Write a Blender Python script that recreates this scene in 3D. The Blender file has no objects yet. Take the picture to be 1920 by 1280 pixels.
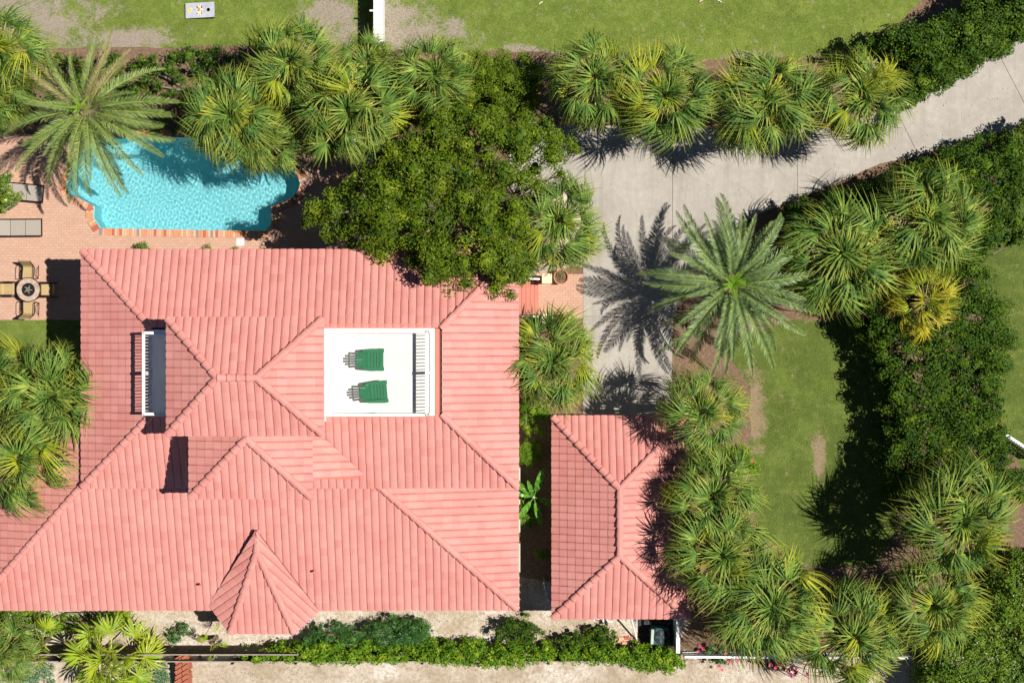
import bpy, bmesh, math, random
import numpy as np
from mathutils import Vector, Matrix, noise
from mathutils.geometry import tessellate_polygon
R = math.radians
rnd = random.Random(7)
H = 60.0          # camera height
F = 2790.0        # focal length in photograph pixels (1920 wide)

# ------------------------------------------------------------------ camera, sky, sun
S = bpy.context.scene
col = S.collection
cam = bpy.data.cameras.new('camera'); camo = bpy.data.objects.new('camera', cam); col.objects.link(camo)
camo.location = (0, 0, H); cam.sensor_width = 36; cam.lens = F / 1920 * 36
cam.clip_start = 0.5; cam.clip_end = 1000
S.camera = camo
W = bpy.data.worlds.new('World'); S.world = W; W.use_nodes = True
wn = W.node_tree.nodes; wl = W.node_tree.links
bg = wn['Background']; sky = wn.new('ShaderNodeTexSky'); sky.sky_type = 'NISHITA'; sky.sun_disc = False
sky.sun_elevation = R(60); sky.sun_rotation = R(87)
sky.altitude = 1500; sky.air_density = 0.8; sky.dust_density = 0.2; sky.ozone_density = 4
wl.new(sky.outputs[0], bg.inputs[0]); bg.inputs[1].default_value = 0.05
sl = bpy.data.lights.new('sun', 'SUN'); sl.energy = 5.0; sl.angle = R(0.5); sl.color = (1, 0.955, 0.88)
so = bpy.data.objects.new('sun', sl); col.objects.link(so); so.location = (30, 0, 50)
sdir = Vector((-math.cos(R(60)), -math.cos(R(60)) * 0.04, -math.sin(R(60))))
so.rotation_euler = sdir.to_track_quat('-Z', 'Y').to_euler()
S.view_settings.view_transform = 'Standard'; S.view_settings.look = 'None'
S.view_settings.exposure = 0.36; S.view_settings.gamma = 1
S.view_settings.use_curve_mapping = False

# ------------------------------------------------------------------ helpers
def P(px, py, z=0.0):
    """photograph pixel -> the world point at height z under it"""
    return Vector(((px - 960) * (H - z) / F, (640 - py) * (H - z) / F, z))
def PX(px, z=0.0): return (px - 960) * (H - z) / F
def PY(py, z=0.0): return (640 - py) * (H - z) / F

class M:
    """small node-material builder"""
    def __init__(s, name, rough=0.8, spec=0.3):
        s.m = bpy.data.materials.new(name); s.m.use_nodes = True
        s.n = s.m.node_tree.nodes; s.l = s.m.node_tree.links
        s.b = s.n['Principled BSDF']; s.out = s.n['Material Output']
        s.b.inputs['Roughness'].default_value = rough
        s.b.inputs['Specular IOR Level'].default_value = spec
        s.tc = s.n.new('ShaderNodeTexCoord')
    def link(s, a, b): s.l.new(a, b)
    def geo(s):
        g = s.n.new('ShaderNodeNewGeometry'); return g
    def noise(s, scale, detail=4, rough=0.6, vec=None, dist=0.0):
        t = s.n.new('ShaderNodeTexNoise'); t.inputs['Scale'].default_value = scale
        t.inputs['Detail'].default_value = detail; t.inputs['Roughness'].default_value = rough
        t.inputs['Distortion'].default_value = dist
        s.link(vec if vec is not None else s.geo().outputs['Position'], t.inputs['Vector'])
        return t.outputs[0]
    def ramp(s, fac, stops):
        r = s.n.new('ShaderNodeValToRGB'); e = r.color_ramp.elements
        while len(e) > 1: e.remove(e[0])
        e[0].position = stops[0][0]; e[0].color = (*stops[0][1], 1)
        for p, c in stops[1:]:
            q = e.new(p); q.color = (*c, 1)
        s.link(fac, r.inputs[0]); return r.outputs[0]
    def val(s, fac, a, b, lo=0.0, hi=1.0):
        r = s.n.new('ShaderNodeMapRange'); r.inputs[1].default_value = a; r.inputs[2].default_value = b
        r.inputs[3].default_value = lo; r.inputs[4].default_value = hi
        s.link(fac, r.inputs[0]); return r.outputs[0]
    def mix(s, fac, a, b, mode='MIX'):
        x = s.n.new('ShaderNodeMix'); x.data_type = 'RGBA'; x.blend_type = mode
        for v, i in ((fac, 0), (a, 6), (b, 7)):
            if isinstance(v, (int, float)): x.inputs[i].default_value = v
            elif isinstance(v, tuple): x.inputs[i].default_value = (*v, 1)
            else: s.link(v, x.inputs[i])
        return x.outputs[2]
    def math(s, op, a, b=0.0, clamp=False):
        x = s.n.new('ShaderNodeMath'); x.operation = op; x.use_clamp = clamp
        for v, i in ((a, 0), (b, 1)):
            if isinstance(v, (int, float)): x.inputs[i].default_value = v
            else: s.link(v, x.inputs[i])
        return x.outputs[0]
    def bump(s, h, strength=0.3, dist=0.02):
        b = s.n.new('ShaderNodeBump'); b.inputs['Strength'].default_value = strength
        b.inputs['Distance'].default_value = dist
        s.link(h, b.inputs['Height']); s.link(b.outputs[0], s.b.inputs['Normal'])
    def color(s, c):
        if isinstance(c, tuple): s.b.inputs['Base Color'].default_value = (*c, 1)
        else: s.link(c, s.b.inputs['Base Color'])
    def blobs(s, L, wob=0.6, wscale=1.5):
        """irregular patches of ground wear: list of (px, py, rx_px, ry_px) on the ground"""
        pos = s.geo().outputs['Position']
        wn_ = s.noise(wscale, 5, 0.65, pos)
        tot = None
        for (x, y, rx, ry) in L:
            mp = s.n.new('ShaderNodeMapping'); mp.vector_type = 'POINT'
            c = P(x, y); rx *= H / F; ry *= H / F
            mp.inputs['Scale'].default_value = (1 / rx, 1 / ry, 0)
            mp.inputs['Location'].default_value = (-c.x / rx, -c.y / ry, 0)
            s.link(pos, mp.inputs[0])
            ln = s.n.new('ShaderNodeVectorMath'); ln.operation = 'LENGTH'; s.link(mp.outputs[0], ln.inputs[0])
            v = s.math('SUBTRACT', 1.0, ln.outputs['Value'])
            tot = v if tot is None else s.math('MAXIMUM', tot, v)
        w = s.math('MULTIPLY', s.math('SUBTRACT', wn_, 0.5), wob * 4)
        w2 = s.math('MULTIPLY', s.math('SUBTRACT', s.noise(9, 6, 0.8, pos), 0.5), 2.6)
        return s.val(s.math('ADD', s.math('ADD', tot, w), w2), -0.1, 0.5)

def simple(name, c, rough=0.6, spec=0.3, var=0.12, scale=6, metal=0.0):
    m = M(name, rough, spec)
    n = m.noise(scale, 5)
    m.color(m.ramp(n, [(0.25, tuple(x * (1 - var) for x in c)), (0.75, tuple(min(1, x * (1 + var)) for x in c))]))
    m.b.inputs['Metallic'].default_value = metal
    m.bump(n, 0.08, 0.01)
    return m.m

def tag(o, label=None, cat=None, group=None, kind=None):
    if label: o['label'] = label
    if cat: o['category'] = cat
    if group: o['group'] = group
    if kind: o['kind'] = kind
    return o
def empty(name, loc=(0, 0, 0), rz=0.0, label=None, cat=None, group=None):
    o = bpy.data.objects.new(name, None); col.objects.link(o); o.empty_display_size = 0.2
    o.location = loc; o.rotation_euler = (0, 0, rz)
    return tag(o, label, cat, group)
def mkmesh(name, V, Fc, mat=None, smooth=False):
    me = bpy.data.meshes.new(name); me.from_pydata([tuple(v) for v in V], [], Fc); me.update()
    if mat: me.materials.append(mat)
    if smooth: me.polygons.foreach_set('use_smooth', [True] * len(me.polygons))
    return me
def link(name, me, parent=None, mw=None):
    o = bpy.data.objects.new(name, me); col.objects.link(o)
    if parent: o.parent = parent
    if mw is not None: o.matrix_local = mw
    return o
def mesh_np(name, V, quads, mat, attr=None):
    me = bpy.data.meshes.new(name)
    V = np.asarray(V, dtype=np.float32); Q = np.asarray(quads, dtype=np.int32)
    k = Q.shape[1]
    me.vertices.add(len(V)); me.vertices.foreach_set('co', V.ravel())
    me.loops.add(Q.size); me.loops.foreach_set('vertex_index', Q.ravel())
    me.polygons.add(len(Q)); me.polygons.foreach_set('loop_start', np.arange(0, Q.size, k, dtype=np.int32))
    if attr is not None:
        a = me.attributes.new('tone', 'FLOAT', 'POINT'); a.data.foreach_set('value', np.asarray(attr, dtype=np.float32))
    me.update(calc_edges=True); me.validate()
    me.polygons.foreach_set('use_smooth', [False] * len(me.polygons))
    me.materials.append(mat)
    return me

class MB:
    """collects boxes, bars, tubes, prisms into one mesh"""
    def __init__(s): s.V = []; s.F = []
    def add(s, V, Fc):
        o = len(s.V); s.V += [Vector(v) for v in V]; s.F += [tuple(i + o for i in f) for f in Fc]; return s
    def box(s, x0, x1, y0, y1, z0, z1, mtx=None):
        V = [Vector((x, y, z)) for z in (z0, z1) for x, y in ((x0, y0), (x1, y0), (x1, y1), (x0, y1))]
        if mtx is not None: V = [mtx @ v for v in V]
        return s.add(V, [(3, 2, 1, 0), (4, 5, 6, 7), (0, 1, 5, 4), (1, 2, 6, 5), (2, 3, 7, 6), (3, 0, 4, 7)])
    def bar(s, a, b, w, h=None):
        """rectangular bar from a to b, w wide (horizontal), h high"""
        a = Vector(a); b = Vector(b); h = h or w
        d = (b - a).normalized(); up = Vector((0, 0, 1))
        if abs(d.z) > 0.95: up = Vector((0, 1, 0))
        r = d.cross(up).normalized(); u = r.cross(d)
        V = []
        for p in (a, b):
            for i, j in ((-1, -1), (1, -1), (1, 1), (-1, 1)): V.append(p + r * (i * w / 2) + u * (j * h / 2))
        return s.add(V, [(0, 1, 2, 3), (7, 6, 5, 4), (0, 4, 5, 1), (1, 5, 6, 2), (2, 6, 7, 3), (3, 7, 4, 0)])
    def tube(s, pts, r, n=8, r2=None):
        pts = [Vector(p) for p in pts]; V = []; m = len(pts)
        for i, p in enumerate(pts):
            d = (pts[min(i + 1, m - 1)] - pts[max(i - 1, 0)]).normalized()
            up = Vector((0, 0, 1)) if abs(d.z) < 0.9 else Vector((1, 0, 0))
            a = d.cross(up).normalized(); b = a.cross(d)
            rr = r if r2 is None else r + (r2 - r) * i / (m - 1)
            for k in range(n):
                t = 2 * math.pi * k / n; V.append(p + a * (rr * math.cos(t)) + b * (rr * math.sin(t)))
        Fc = [(i * n + k, i * n + (k + 1) % n, (i + 1) * n + (k + 1) % n, (i + 1) * n + k) for i in range(m - 1) for k in range(n)]
        Fc += [tuple(range(n))[::-1], tuple(range((m - 1) * n, m * n))]
        return s.add(V, Fc)
    def lathe(s, prof, n=24, c=(0, 0, 0)):
        V = []; c = Vector(c)
        for r, z in prof:
            for k in range(n):
                t = 2 * math.pi * k / n; V.append(c + Vector((r * math.cos(t), r * math.sin(t), z)))
        m = len(prof)
        Fc = [(i * n + k, i * n + (k + 1) % n, (i + 1) * n + (k + 1) % n, (i + 1) * n + k) for i in range(m - 1) for k in range(n)]
        Fc.append(tuple(range((m - 1) * n, m * n)))
        return s.add(V, Fc)
    def prism(s, poly, z0, z1):
        poly = [Vector((p[0], p[1])) for p in poly]
        a = sum(poly[i].x * poly[(i + 1) % len(poly)].y - poly[(i + 1) % len(poly)].x * poly[i].y for i in range(len(poly)))
        if a < 0: poly = poly[::-1]
        n = len(poly)
        V = [Vector((p.x, p.y, z1)) for p in poly] + [Vector((p.x, p.y, z0)) for p in poly]
        T = tessellate_polygon([[Vector((p.x, p.y, 0)) for p in poly]])
        Fc = []
        for t in T:
            p, q, r_ = [poly[i] for i in t]
            if (q - p).cross(r_ - p) < 0: t = t[::-1]
            Fc.append(tuple(t))
        Fc += [(i + n, (i + 1) % n + n, (i + 1) % n, i) for i in range(n)]
        return s.add(V, Fc)
    def me(s, name, mat=None, smooth=False, bevel=0):
        m = mkmesh(name, s.V, s.F, mat, smooth)
        if bevel:
            b = bmesh.new(); b.from_mesh(m)
            es = [e for e in b.edges if len(e.link_faces) == 2 and e.calc_face_angle(0) > 0.6]
            bmesh.ops.bevel(b, geom=es, offset=bevel, segments=2, affect='EDGES', profile=0.5)
            b.to_mesh(m); b.free()
        return m
    def obj(s, name, mat=None, parent=None, smooth=False, bevel=0):
        return link(name, s.me(name, mat, smooth, bevel), parent)

def sheet(name, poly_px, z, mat, amp=0.0, step=0.3, kind='structure', parent=None, seed=1):
    """a flat ground sheet from a pixel outline, its edge roughened by amp metres"""
    pts = [P(*p) for p in poly_px]; out = []
    for i, a in enumerate(pts):
        b = pts[(i + 1) % len(pts)]; n = max(1, int((b - a).length / step)) if amp else 1
        for k in range(n):
            q = a.lerp(b, k / n)
            if amp:
                v = noise.noise_vector(Vector((q.x * 0.9, q.y * 0.9, seed))) * amp + noise.noise_vector(Vector((q.x * 4, q.y * 4, seed))) * amp * 0.5
                q = q + Vector((v.x, v.y, 0))
            out.append(Vector((q.x, q.y, z)))
    T = tessellate_polygon([out]); Fc = []
    for t in T:
        a, b, c = [out[i] for i in t]
        Fc.append(tuple(t) if (b - a).cross(c - a).z > 0 else tuple(t[::-1]))
    o = link(name, mkmesh(name, out, Fc, mat), parent)
    if kind: o['kind'] = kind
    return o

# ------------------------------------------------------------------ materials
def m_sand():
    m = M('sandy_soil', 0.95, 0.1)
    n1 = m.noise(0.55, 6, 0.62); n2 = m.noise(7, 8, 0.75); n3 = m.noise(30, 3, 0.6)
    c = m.ramp(n1, [(0.36, (0.50, 0.41, 0.30)), (0.5, (0.65, 0.56, 0.45)), (0.62, (0.80, 0.74, 0.65))])
    c = m.mix(m.val(m.noise(1.7, 8, 0.75), 0.5, 0.62, 0, 0.55), c, (0.36, 0.27, 0.18))
    c = m.mix(m.val(n2, 0.45, 0.68, 0, 0.8), c, (0.33, 0.25, 0.17))
    c = m.mix(m.val(m.noise(2.6, 9, 0.8), 0.60, 0.68, 0, 0.75), c, (0.16, 0.19, 0.06))
    c = m.mix(m.val(n3, 0.3, 0.7, 0.0, 0.3), c, (0.42, 0.34, 0.25), 'MULTIPLY')
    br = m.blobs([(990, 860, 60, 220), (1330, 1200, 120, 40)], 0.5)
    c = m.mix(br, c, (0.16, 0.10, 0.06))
    m.color(c); m.bump(m.math('ADD', n2, n3), 0.8, 0.05); return m.m
def m_grass(name, a, b, dry, bare, dirt=(0.46, 0.38, 0.31)):
    m = M(name, 0.9, 0.15)
    n1 = m.noise(0.8, 6, 0.65); n2 = m.noise(14, 6, 0.8); n3 = m.noise(55, 2, 0.5)
    c = m.ramp(n1, [(0.36, tuple(x * .8 for x in a)), (0.5, a), (0.62, b)])
    c = m.mix(m.val(n2, 0.35, 0.7, 0, 0.4), c, dry)
    c = m.mix(m.val(m.noise(3.2, 6, 0.75), 0.5, 0.68, 0, 0.5), c, dry)
    c = m.mix(m.val(n3, 0.3, 0.72, 0, 0.6), c, (0.05, 0.08, 0.02))
    c = m.mix(m.val(m.noise(2.0, 9, 0.78), 0.585, 0.66, 0, 0.7), c, dirt)
    c = m.mix(m.val(m.noise(1.1, 7, 0.7), 0.40, 0.30, 0, 0.6), c, tuple(x * 0.45 for x in a))
    if bare:
        bl = m.blobs(bare, 0.8, 1.3)
        d = m.mix(m.val(n2, 0.4, 0.7), dirt, tuple(x * 0.62 for x in dirt))
        c = m.mix(m.math('MULTIPLY', bl, m.val(n2, 0.30, 0.45, 0.35, 1.0)), c, d)
    m.color(c); m.bump(m.math('ADD', n2, n3), 0.9, 0.05); return m.m
def m_mulch():
    m = M('mulch', 0.95, 0.1)
    n2 = m.noise(9, 8, 0.8); n3 = m.noise(40, 3)
    c = m.ramp(n2, [(0.3, (0.13, 0.08, 0.05)), (0.5, (0.24, 0.155, 0.10)), (0.7, (0.38, 0.27, 0.185))])
    c = m.mix(m.val(n3, 0.45, 0.7, 0, 0.6), c, (0.10, 0.06, 0.04))
    m.color(c); m.bump(n3, 0.9, 0.05); return m.m
def m_concrete():
    m = M('concrete', 0.85, 0.2)
    n1 = m.noise(0.7, 6, 0.7); n2 = m.noise(5, 7, 0.7); n3 = m.noise(80, 2)
    c = m.ramp(n1, [(0.3, (0.29, 0.262, 0.225)), (0.5, (0.37, 0.338, 0.295)), (0.7, (0.44, 0.405, 0.355))])
    c = m.mix(m.val(n2, 0.35, 0.7, 0, 0.5), c, (0.25, 0.22, 0.19))
    mp = m.n.new('ShaderNodeMapping'); mp.inputs['Scale'].default_value = (1.6, 0.12, 1)
    m.link(m.geo().outputs['Position'], mp.inputs[0])
    c = m.mix(m.val(m.noise(2.2, 5, 0.6, mp.outputs[0]), 0.5, 0.7, 0, 0.5), c, (0.24, 0.21, 0.18))
    c = m.mix(m.val(n3, 0.35, 0.7, 0, 0.25), c, (0.6, 0.56, 0.5))
    vo = m.n.new('ShaderNodeTexVoronoi'); vo.feature = 'DISTANCE_TO_EDGE'; vo.inputs['Scale'].default_value = 0.33
    wv = m.n.new('ShaderNodeVectorMath'); wv.operation = 'ADD'
    nn = m.n.new('ShaderNodeTexNoise'); nn.inputs['Scale'].default_value = 1.5; nn.inputs['Detail'].default_value = 6
    m.link(m.geo().outputs['Position'], nn.inputs['Vector'])
    sc = m.n.new('ShaderNodeVectorMath'); sc.operation = 'SCALE'; sc.inputs['Scale'].default_value = 0.8
    m.link(nn.outputs['Color'], sc.inputs[0]); m.link(sc.outputs[0], wv.inputs[0]); m.link(m.geo().outputs['Position'], wv.inputs[1])
    m.link(wv.outputs[0], vo.inputs['Vector'])
    crack = m.math('MULTIPLY', m.val(vo.outputs['Distance'], 0.003, 0.0, 0, 0.6), m.val(m.noise(0.35, 2), 0.55, 0.62))
    c = m.mix(crack, c, (0.12, 0.10, 0.08))
    m.color(c); m.bump(n3, 0.15, 0.01); return m.m
def m_pavers(name, c1, c2, mortar):
    m = M(name, 0.85, 0.2)
    br = m.n.new('ShaderNodeTexBrick'); br.offset = 0.5
    m.link(m.geo().outputs['Position'], br.inputs['Vector'])
    br.inputs['Scale'].default_value = 1.0; br.inputs['Brick Width'].default_value = 0.215; br.inputs['Row Height'].default_value = 0.11
    br.inputs['Mortar Size'].default_value = 0.010; br.inputs['Mortar Smooth'].default_value = 0.3; br.inputs['Bias'].default_value = 0.0
    br.inputs['Color1'].default_value = (*c1, 1); br.inputs['Color2'].default_value = (*c2, 1); br.inputs['Mortar'].default_value = (*mortar, 1)
    n = m.noise(1.1, 6, 0.7); n2 = m.noise(11, 5, 0.7)
    c = m.mix(m.val(n, 0.35, 0.7, 0, 0.4), br.outputs['Color'], (0.52, 0.36, 0.27))
    c = m.mix(m.val(n2, 0.4, 0.75, 0, 0.35), c, (0.30, 0.18, 0.13))
    m.color(c)
    m.bump(br.outputs['Fac'], -0.5, 0.01); return m.m
def m_tile():
    m = M('roof_tile_paint', 0.62, 0.3)
    g = m.geo(); oi = m.n.new('ShaderNodeObjectInfo')
    r = m.math('FRACT', m.math('ADD', g.outputs['Random Per Island'], oi.outputs['Random']))
    c = m.ramp(r, [(0.0, (0.525, 0.200, 0.170)), (0.5, (0.55, 0.220, 0.187)), (1.0, (0.58, 0.243, 0.208))])
    n = m.noise(0.6, 6, 0.65); n2 = m.noise(9, 6, 0.7)
    c = m.mix(m.val(n, 0.4, 0.68, 0, 0.25), c, (0.68, 0.37, 0.32))
    c = m.mix(m.val(m.noise(1.9, 8, 0.8), 0.56, 0.72, 0, 0.35), c, (0.40, 0.15, 0.12))
    c = m.mix(m.val(n2, 0.5, 0.78, 0, 0.3), c, (0.42, 0.14, 0.105))
    c = m.mix(m.val(m.noise(26, 5, 0.8), 0.66, 0.72, 0, 0.5), c, (0.66, 0.50, 0.46))
    m.color(c); m.bump(n2, 0.15, 0.01); return m.m
def m_leaf(name, stops, trans=0.30, clump=0.8, rough=0.45, tip=None, spec=0.4):
    m = M(name, rough, spec)
    g = m.geo(); oi = m.n.new('ShaderNodeObjectInfo')
    r = m.math('FRACT', m.math('ADD', g.outputs['Random Per Island'], oi.outputs['Random']))
    n = m.noise(clump, 4, 0.6)
    f = m.math('ADD', m.math('MULTIPLY', r, 0.55), m.val(n, 0.3, 0.7, 0, 0.45))
    c = m.ramp(f, stops)
    if tip:
        a = m.n.new('ShaderNodeAttribute'); a.attribute_name = 'tone'
        c = m.mix(m.math('MULTIPLY', m.val(a.outputs['Fac'], 0.55, 1.0), m.val(oi.outputs['Random'], 0.0, 1.0, 0.25, 1.0)), c, tip)
    m.color(c)
    tr = m.n.new('ShaderNodeBsdfTranslucent'); m.link(c, tr.inputs[0])
    mx = m.n.new('ShaderNodeMixShader'); mx.inputs[0].default_value = trans
    m.link(m.b.outputs[0], mx.inputs[1]); m.link(tr.outputs[0], mx.inputs[2]); m.link(mx.outputs[0], m.out.inputs[0])
    return m.m
MT = dict(
    sand=m_sand(),
    lawn=m_grass('north_grass', (0.185, 0.27, 0.030), (0.26, 0.345, 0.045), (0.40, 0.42, 0.12),
                 [(20, 35, 160, 62), (612, 40, 62, 55), (795, 60, 90, 34), (745, 60, 45, 70), (240, 70, 90, 25), (980, 100, 60, 14), (1410, 110, 60, 14)]),
    yard=m_grass('yard_grass', (0.115, 0.18, 0.022), (0.175, 0.25, 0.036), (0.31, 0.315, 0.10),
                 [(1412, 770, 26, 80), (1535, 855, 14, 48)], (0.40, 0.29, 0.18)),
    patch=m_grass('patio_grass', (0.17, 0.26, 0.035), (0.25, 0.34, 0.05), (0.38, 0.40, 0.12), []),
    mulch=m_mulch(), concrete=m_concrete(),
    pavers=m_pavers('clay_pavers', (0.50, 0.285, 0.20), (0.56, 0.34, 0.245), (0.36, 0.225, 0.165)),
    tile=m_tile(),
    under=simple('roof_underlay', (0.10, 0.045, 0.035), 0.9),
    wall=simple('cream_stucco', (0.62, 0.58, 0.49), 0.9, 0.2, 0.06, 9),
    white=simple('white_paint', (0.80, 0.80, 0.77), 0.5, 0.4, 0.03, 4),
    deckw=simple('white_deck_coating', (0.60, 0.585, 0.535), 0.6, 0.3, 0.05, 1.2),
    shadefloor=simple('white_floor_coating_shade_tint', (0.80, 0.83, 0.84), 0.5, 0.4, 0.03, 3),  # white coating; lightening and blue cast for eave shade put into the colour
    flash=simple('red_flashing', (0.60, 0.17, 0.125), 0.55, 0.3, 0.08, 2),
    green=simple('green_furniture_paint', (0.018, 0.14, 0.06), 0.45, 0.4, 0.12, 14),
    sage=simple('sage_green_paint', (0.42, 0.50, 0.40), 0.6, 0.3, 0.05),
    glass=simple('dark_window_glass', (0.03, 0.04, 0.05), 0.08, 0.6, 0.02),
    taupe=simple('taupe_sling', (0.34, 0.30, 0.255), 0.85, 0.2, 0.08, 18),
    tan=simple('tan_sling', (0.42, 0.30, 0.15), 0.85, 0.2, 0.10, 12),
    dark=simple('dark_bronze_metal', (0.035, 0.025, 0.02), 0.45, 0.5, 0.1, 20, 0.6),
    black=simple('black_iron', (0.012, 0.012, 0.013), 0.5, 0.5, 0.1, 20, 0.4),
    stone=simple('mottled_stone_top', (0.42, 0.31, 0.24), 0.6, 0.3, 0.35, 7),
    terra=simple('terracotta', (0.50, 0.20, 0.115), 0.8, 0.2, 0.15, 8),
    steps=simple('red_painted_steps', (0.48, 0.185, 0.135), 0.7, 0.25, 0.10, 2),
    cap=simple('cream_cap_stone', (0.80, 0.60, 0.42), 0.8, 0.2, 0.05, 8),
    greywood=simple('weathered_fence_wood', (0.115, 0.085, 0.065), 0.9, 0.15, 0.35, 5),
    rail=simple('grey_top_rail', (0.30, 0.26, 0.21), 0.7, 0.3, 0.2, 4),
    steel=simple('galvanised_steel', (0.42, 0.45, 0.48), 0.4, 0.5, 0.15, 8, 0.7),
    teal=simple('dark_teal_casing', (0.025, 0.085, 0.10), 0.4, 0.5, 0.1, 6),
    whitestone=simple('whitewashed_block', (0.74, 0.72, 0.68), 0.85, 0.2, 0.12, 7),
    bark=simple('palm_bark', (0.17, 0.125, 0.085), 0.95, 0.1, 0.4, 9),
    branch=simple('grey_branch_bark', (0.22, 0.18, 0.14), 0.95, 0.1, 0.3, 9),
    water_line=simple('pool_plaster', (0.30, 0.66, 0.72), 0.7, 0.2, 0.05, 1.4),
    brickred=simple('red_brick', (0.36, 0.12, 0.07), 0.85, 0.2, 0.2, 9),
    cornwood=simple('whitewashed_board', (0.44, 0.45, 0.50), 0.6, 0.3, 0.2, 5),
    shell=simple('pale_debris', (0.70, 0.58, 0.50), 0.9, 0.2, 0.1, 5),
    fsabal=m_leaf('cabbage_palm_leaf', [(0.05, (0.022, 0.066, 0.012)), (0.35, (0.072, 0.145, 0.022)), (0.7, (0.165, 0.255, 0.040)), (1, (0.42, 0.47, 0.08))], 0.06, 2.0, 0.55, (0.42, 0.38, 0.05), 0.2),
    fsabal2=m_leaf('cabbage_palm_leaf_yellower', [(0.05, (0.085, 0.14, 0.008)), (0.4, (0.21, 0.265, 0.014)), (1, (0.50, 0.49, 0.04))], 0.08, 1.6, 0.55, (0.52, 0.36, 0.05), 0.2),
    fdead=m_leaf('dead_palm_leaf', [(0.05, (0.20, 0.13, 0.06)), (1, (0.40, 0.28, 0.14))], 0.05),
    fyellow=m_leaf('yellowing_palm_leaf', [(0.05, (0.26, 0.28, 0.015)), (0.5, (0.45, 0.42, 0.02)), (1, (0.62, 0.46, 0.03))], 0.2, 1.5, 0.5, (0.72, 0.30, 0.12)),
    fdbrown=m_leaf('browned_date_palm_leaf', [(0.05, (0.22, 0.20, 0.08)), (1, (0.44, 0.38, 0.17))], 0.08, 0.8, 0.5, (0.50, 0.38, 0.22), 0.3),
    fbright=m_leaf('bright_fan_palm_leaf', [(0.05, (0.18, 0.30, 0.02)), (0.5, (0.32, 0.45, 0.02)), (1, (0.55, 0.58, 0.03))], 0.30, 1.2, 0.4, (0.45, 0.42, 0.12)),
    fdate=m_leaf('date_palm_leaf', [(0.05, (0.07, 0.135, 0.04)), (0.5, (0.165, 0.25, 0.09)), (1, (0.32, 0.41, 0.13))], 0.06, 0.8, 0.45, (0.46, 0.48, 0.05), 0.4),
    fdateold=m_leaf('olive_date_palm_leaf', [(0.05, (0.10, 0.17, 0.045)), (0.5, (0.18, 0.26, 0.065)), (1, (0.30, 0.36, 0.09))], 0.08, 0.8, 0.5, (0.44, 0.38, 0.13), 0.35),
    rachis=simple('yellow_green_leaf_stalk', (0.38, 0.40, 0.09), 0.5, 0.4, 0.15, 9),
    bud=m_leaf('young_palm_spear', [(0.05, (0.12, 0.30, 0.02)), (1, (0.30, 0.48, 0.03))], 0.2),
    flower=m_leaf('palm_flower_spray', [(0.05, (0.42, 0.42, 0.03)), (1, (0.58, 0.54, 0.06))], 0.3),
    dryflower=m_leaf('dry_palm_flower_spray', [(0.05, (0.42, 0.36, 0.16)), (1, (0.62, 0.55, 0.28))], 0.3),
    oak=m_leaf('oak_leaf', [(0.05, (0.020, 0.048, 0.003)), (0.45, (0.075, 0.132, 0.004)), (0.8, (0.175, 0.235, 0.009)), (1, (0.42, 0.40, 0.03))], 0.15, 1.1, 0.5, None, 0.2),
    hedge=m_leaf('hedge_leaf', [(0.05, (0.012, 0.036, 0.003)), (0.5, (0.043, 0.098, 0.005)), (0.82, (0.115, 0.185, 0.009)), (1, (0.34, 0.36, 0.03))], 0.15, 1.4, 0.5, None, 0.2),
    limeleaf=m_leaf('lime_shrub_leaf', [(0.05, (0.06, 0.13, 0.012)), (0.5, (0.13, 0.23, 0.02)), (1, (0.32, 0.38, 0.03))], 0.28, 1.6, 0.35),
    vine=m_leaf('vine_leaf', [(0.05, (0.035, 0.11, 0.004)), (0.5, (0.11, 0.235, 0.008)), (1, (0.42, 0.50, 0.03))], 0.2, 2.2, 0.5, None, 0.2),
    oleander=m_leaf('oleander_leaf', [(0.05, (0.03, 0.10, 0.018)), (0.6, (0.06, 0.17, 0.03)), (1, (0.14, 0.26, 0.05))], 0.25, 1.6, 0.35),
    succ=m_leaf('glaucous_leaf', [(0.05, (0.08, 0.17, 0.07)), (1, (0.22, 0.36, 0.17))], 0.2, 2),
    petal=m_leaf('pink_petal', [(0, (0.60, 0.05, 0.12)), (1, (0.75, 0.12, 0.22))], 0.3),
    redleaf=m_leaf('maroon_leaf', [(0, (0.10, 0.01, 0.04)), (1, (0.25, 0.02, 0.07))], 0.2),
    banana=m_leaf('banana_leaf', [(0, (0.08, 0.24, 0.02)), (1, (0.16, 0.36, 0.035))], 0.3, 2, 0.3),
)
# deck of red board over bricks of several firings
COPING = [simple('coping_brick_' + n, c, 0.85, 0.2, 0.15, 12) for n, c in
          (('orange', (0.56, 0.25, 0.13)), ('tan', (0.58, 0.38, 0.24)), ('red', (0.42, 0.12, 0.08)), ('pink', (0.58, 0.30, 0.20)), ('grey', (0.26, 0.22, 0.22)))]

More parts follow.
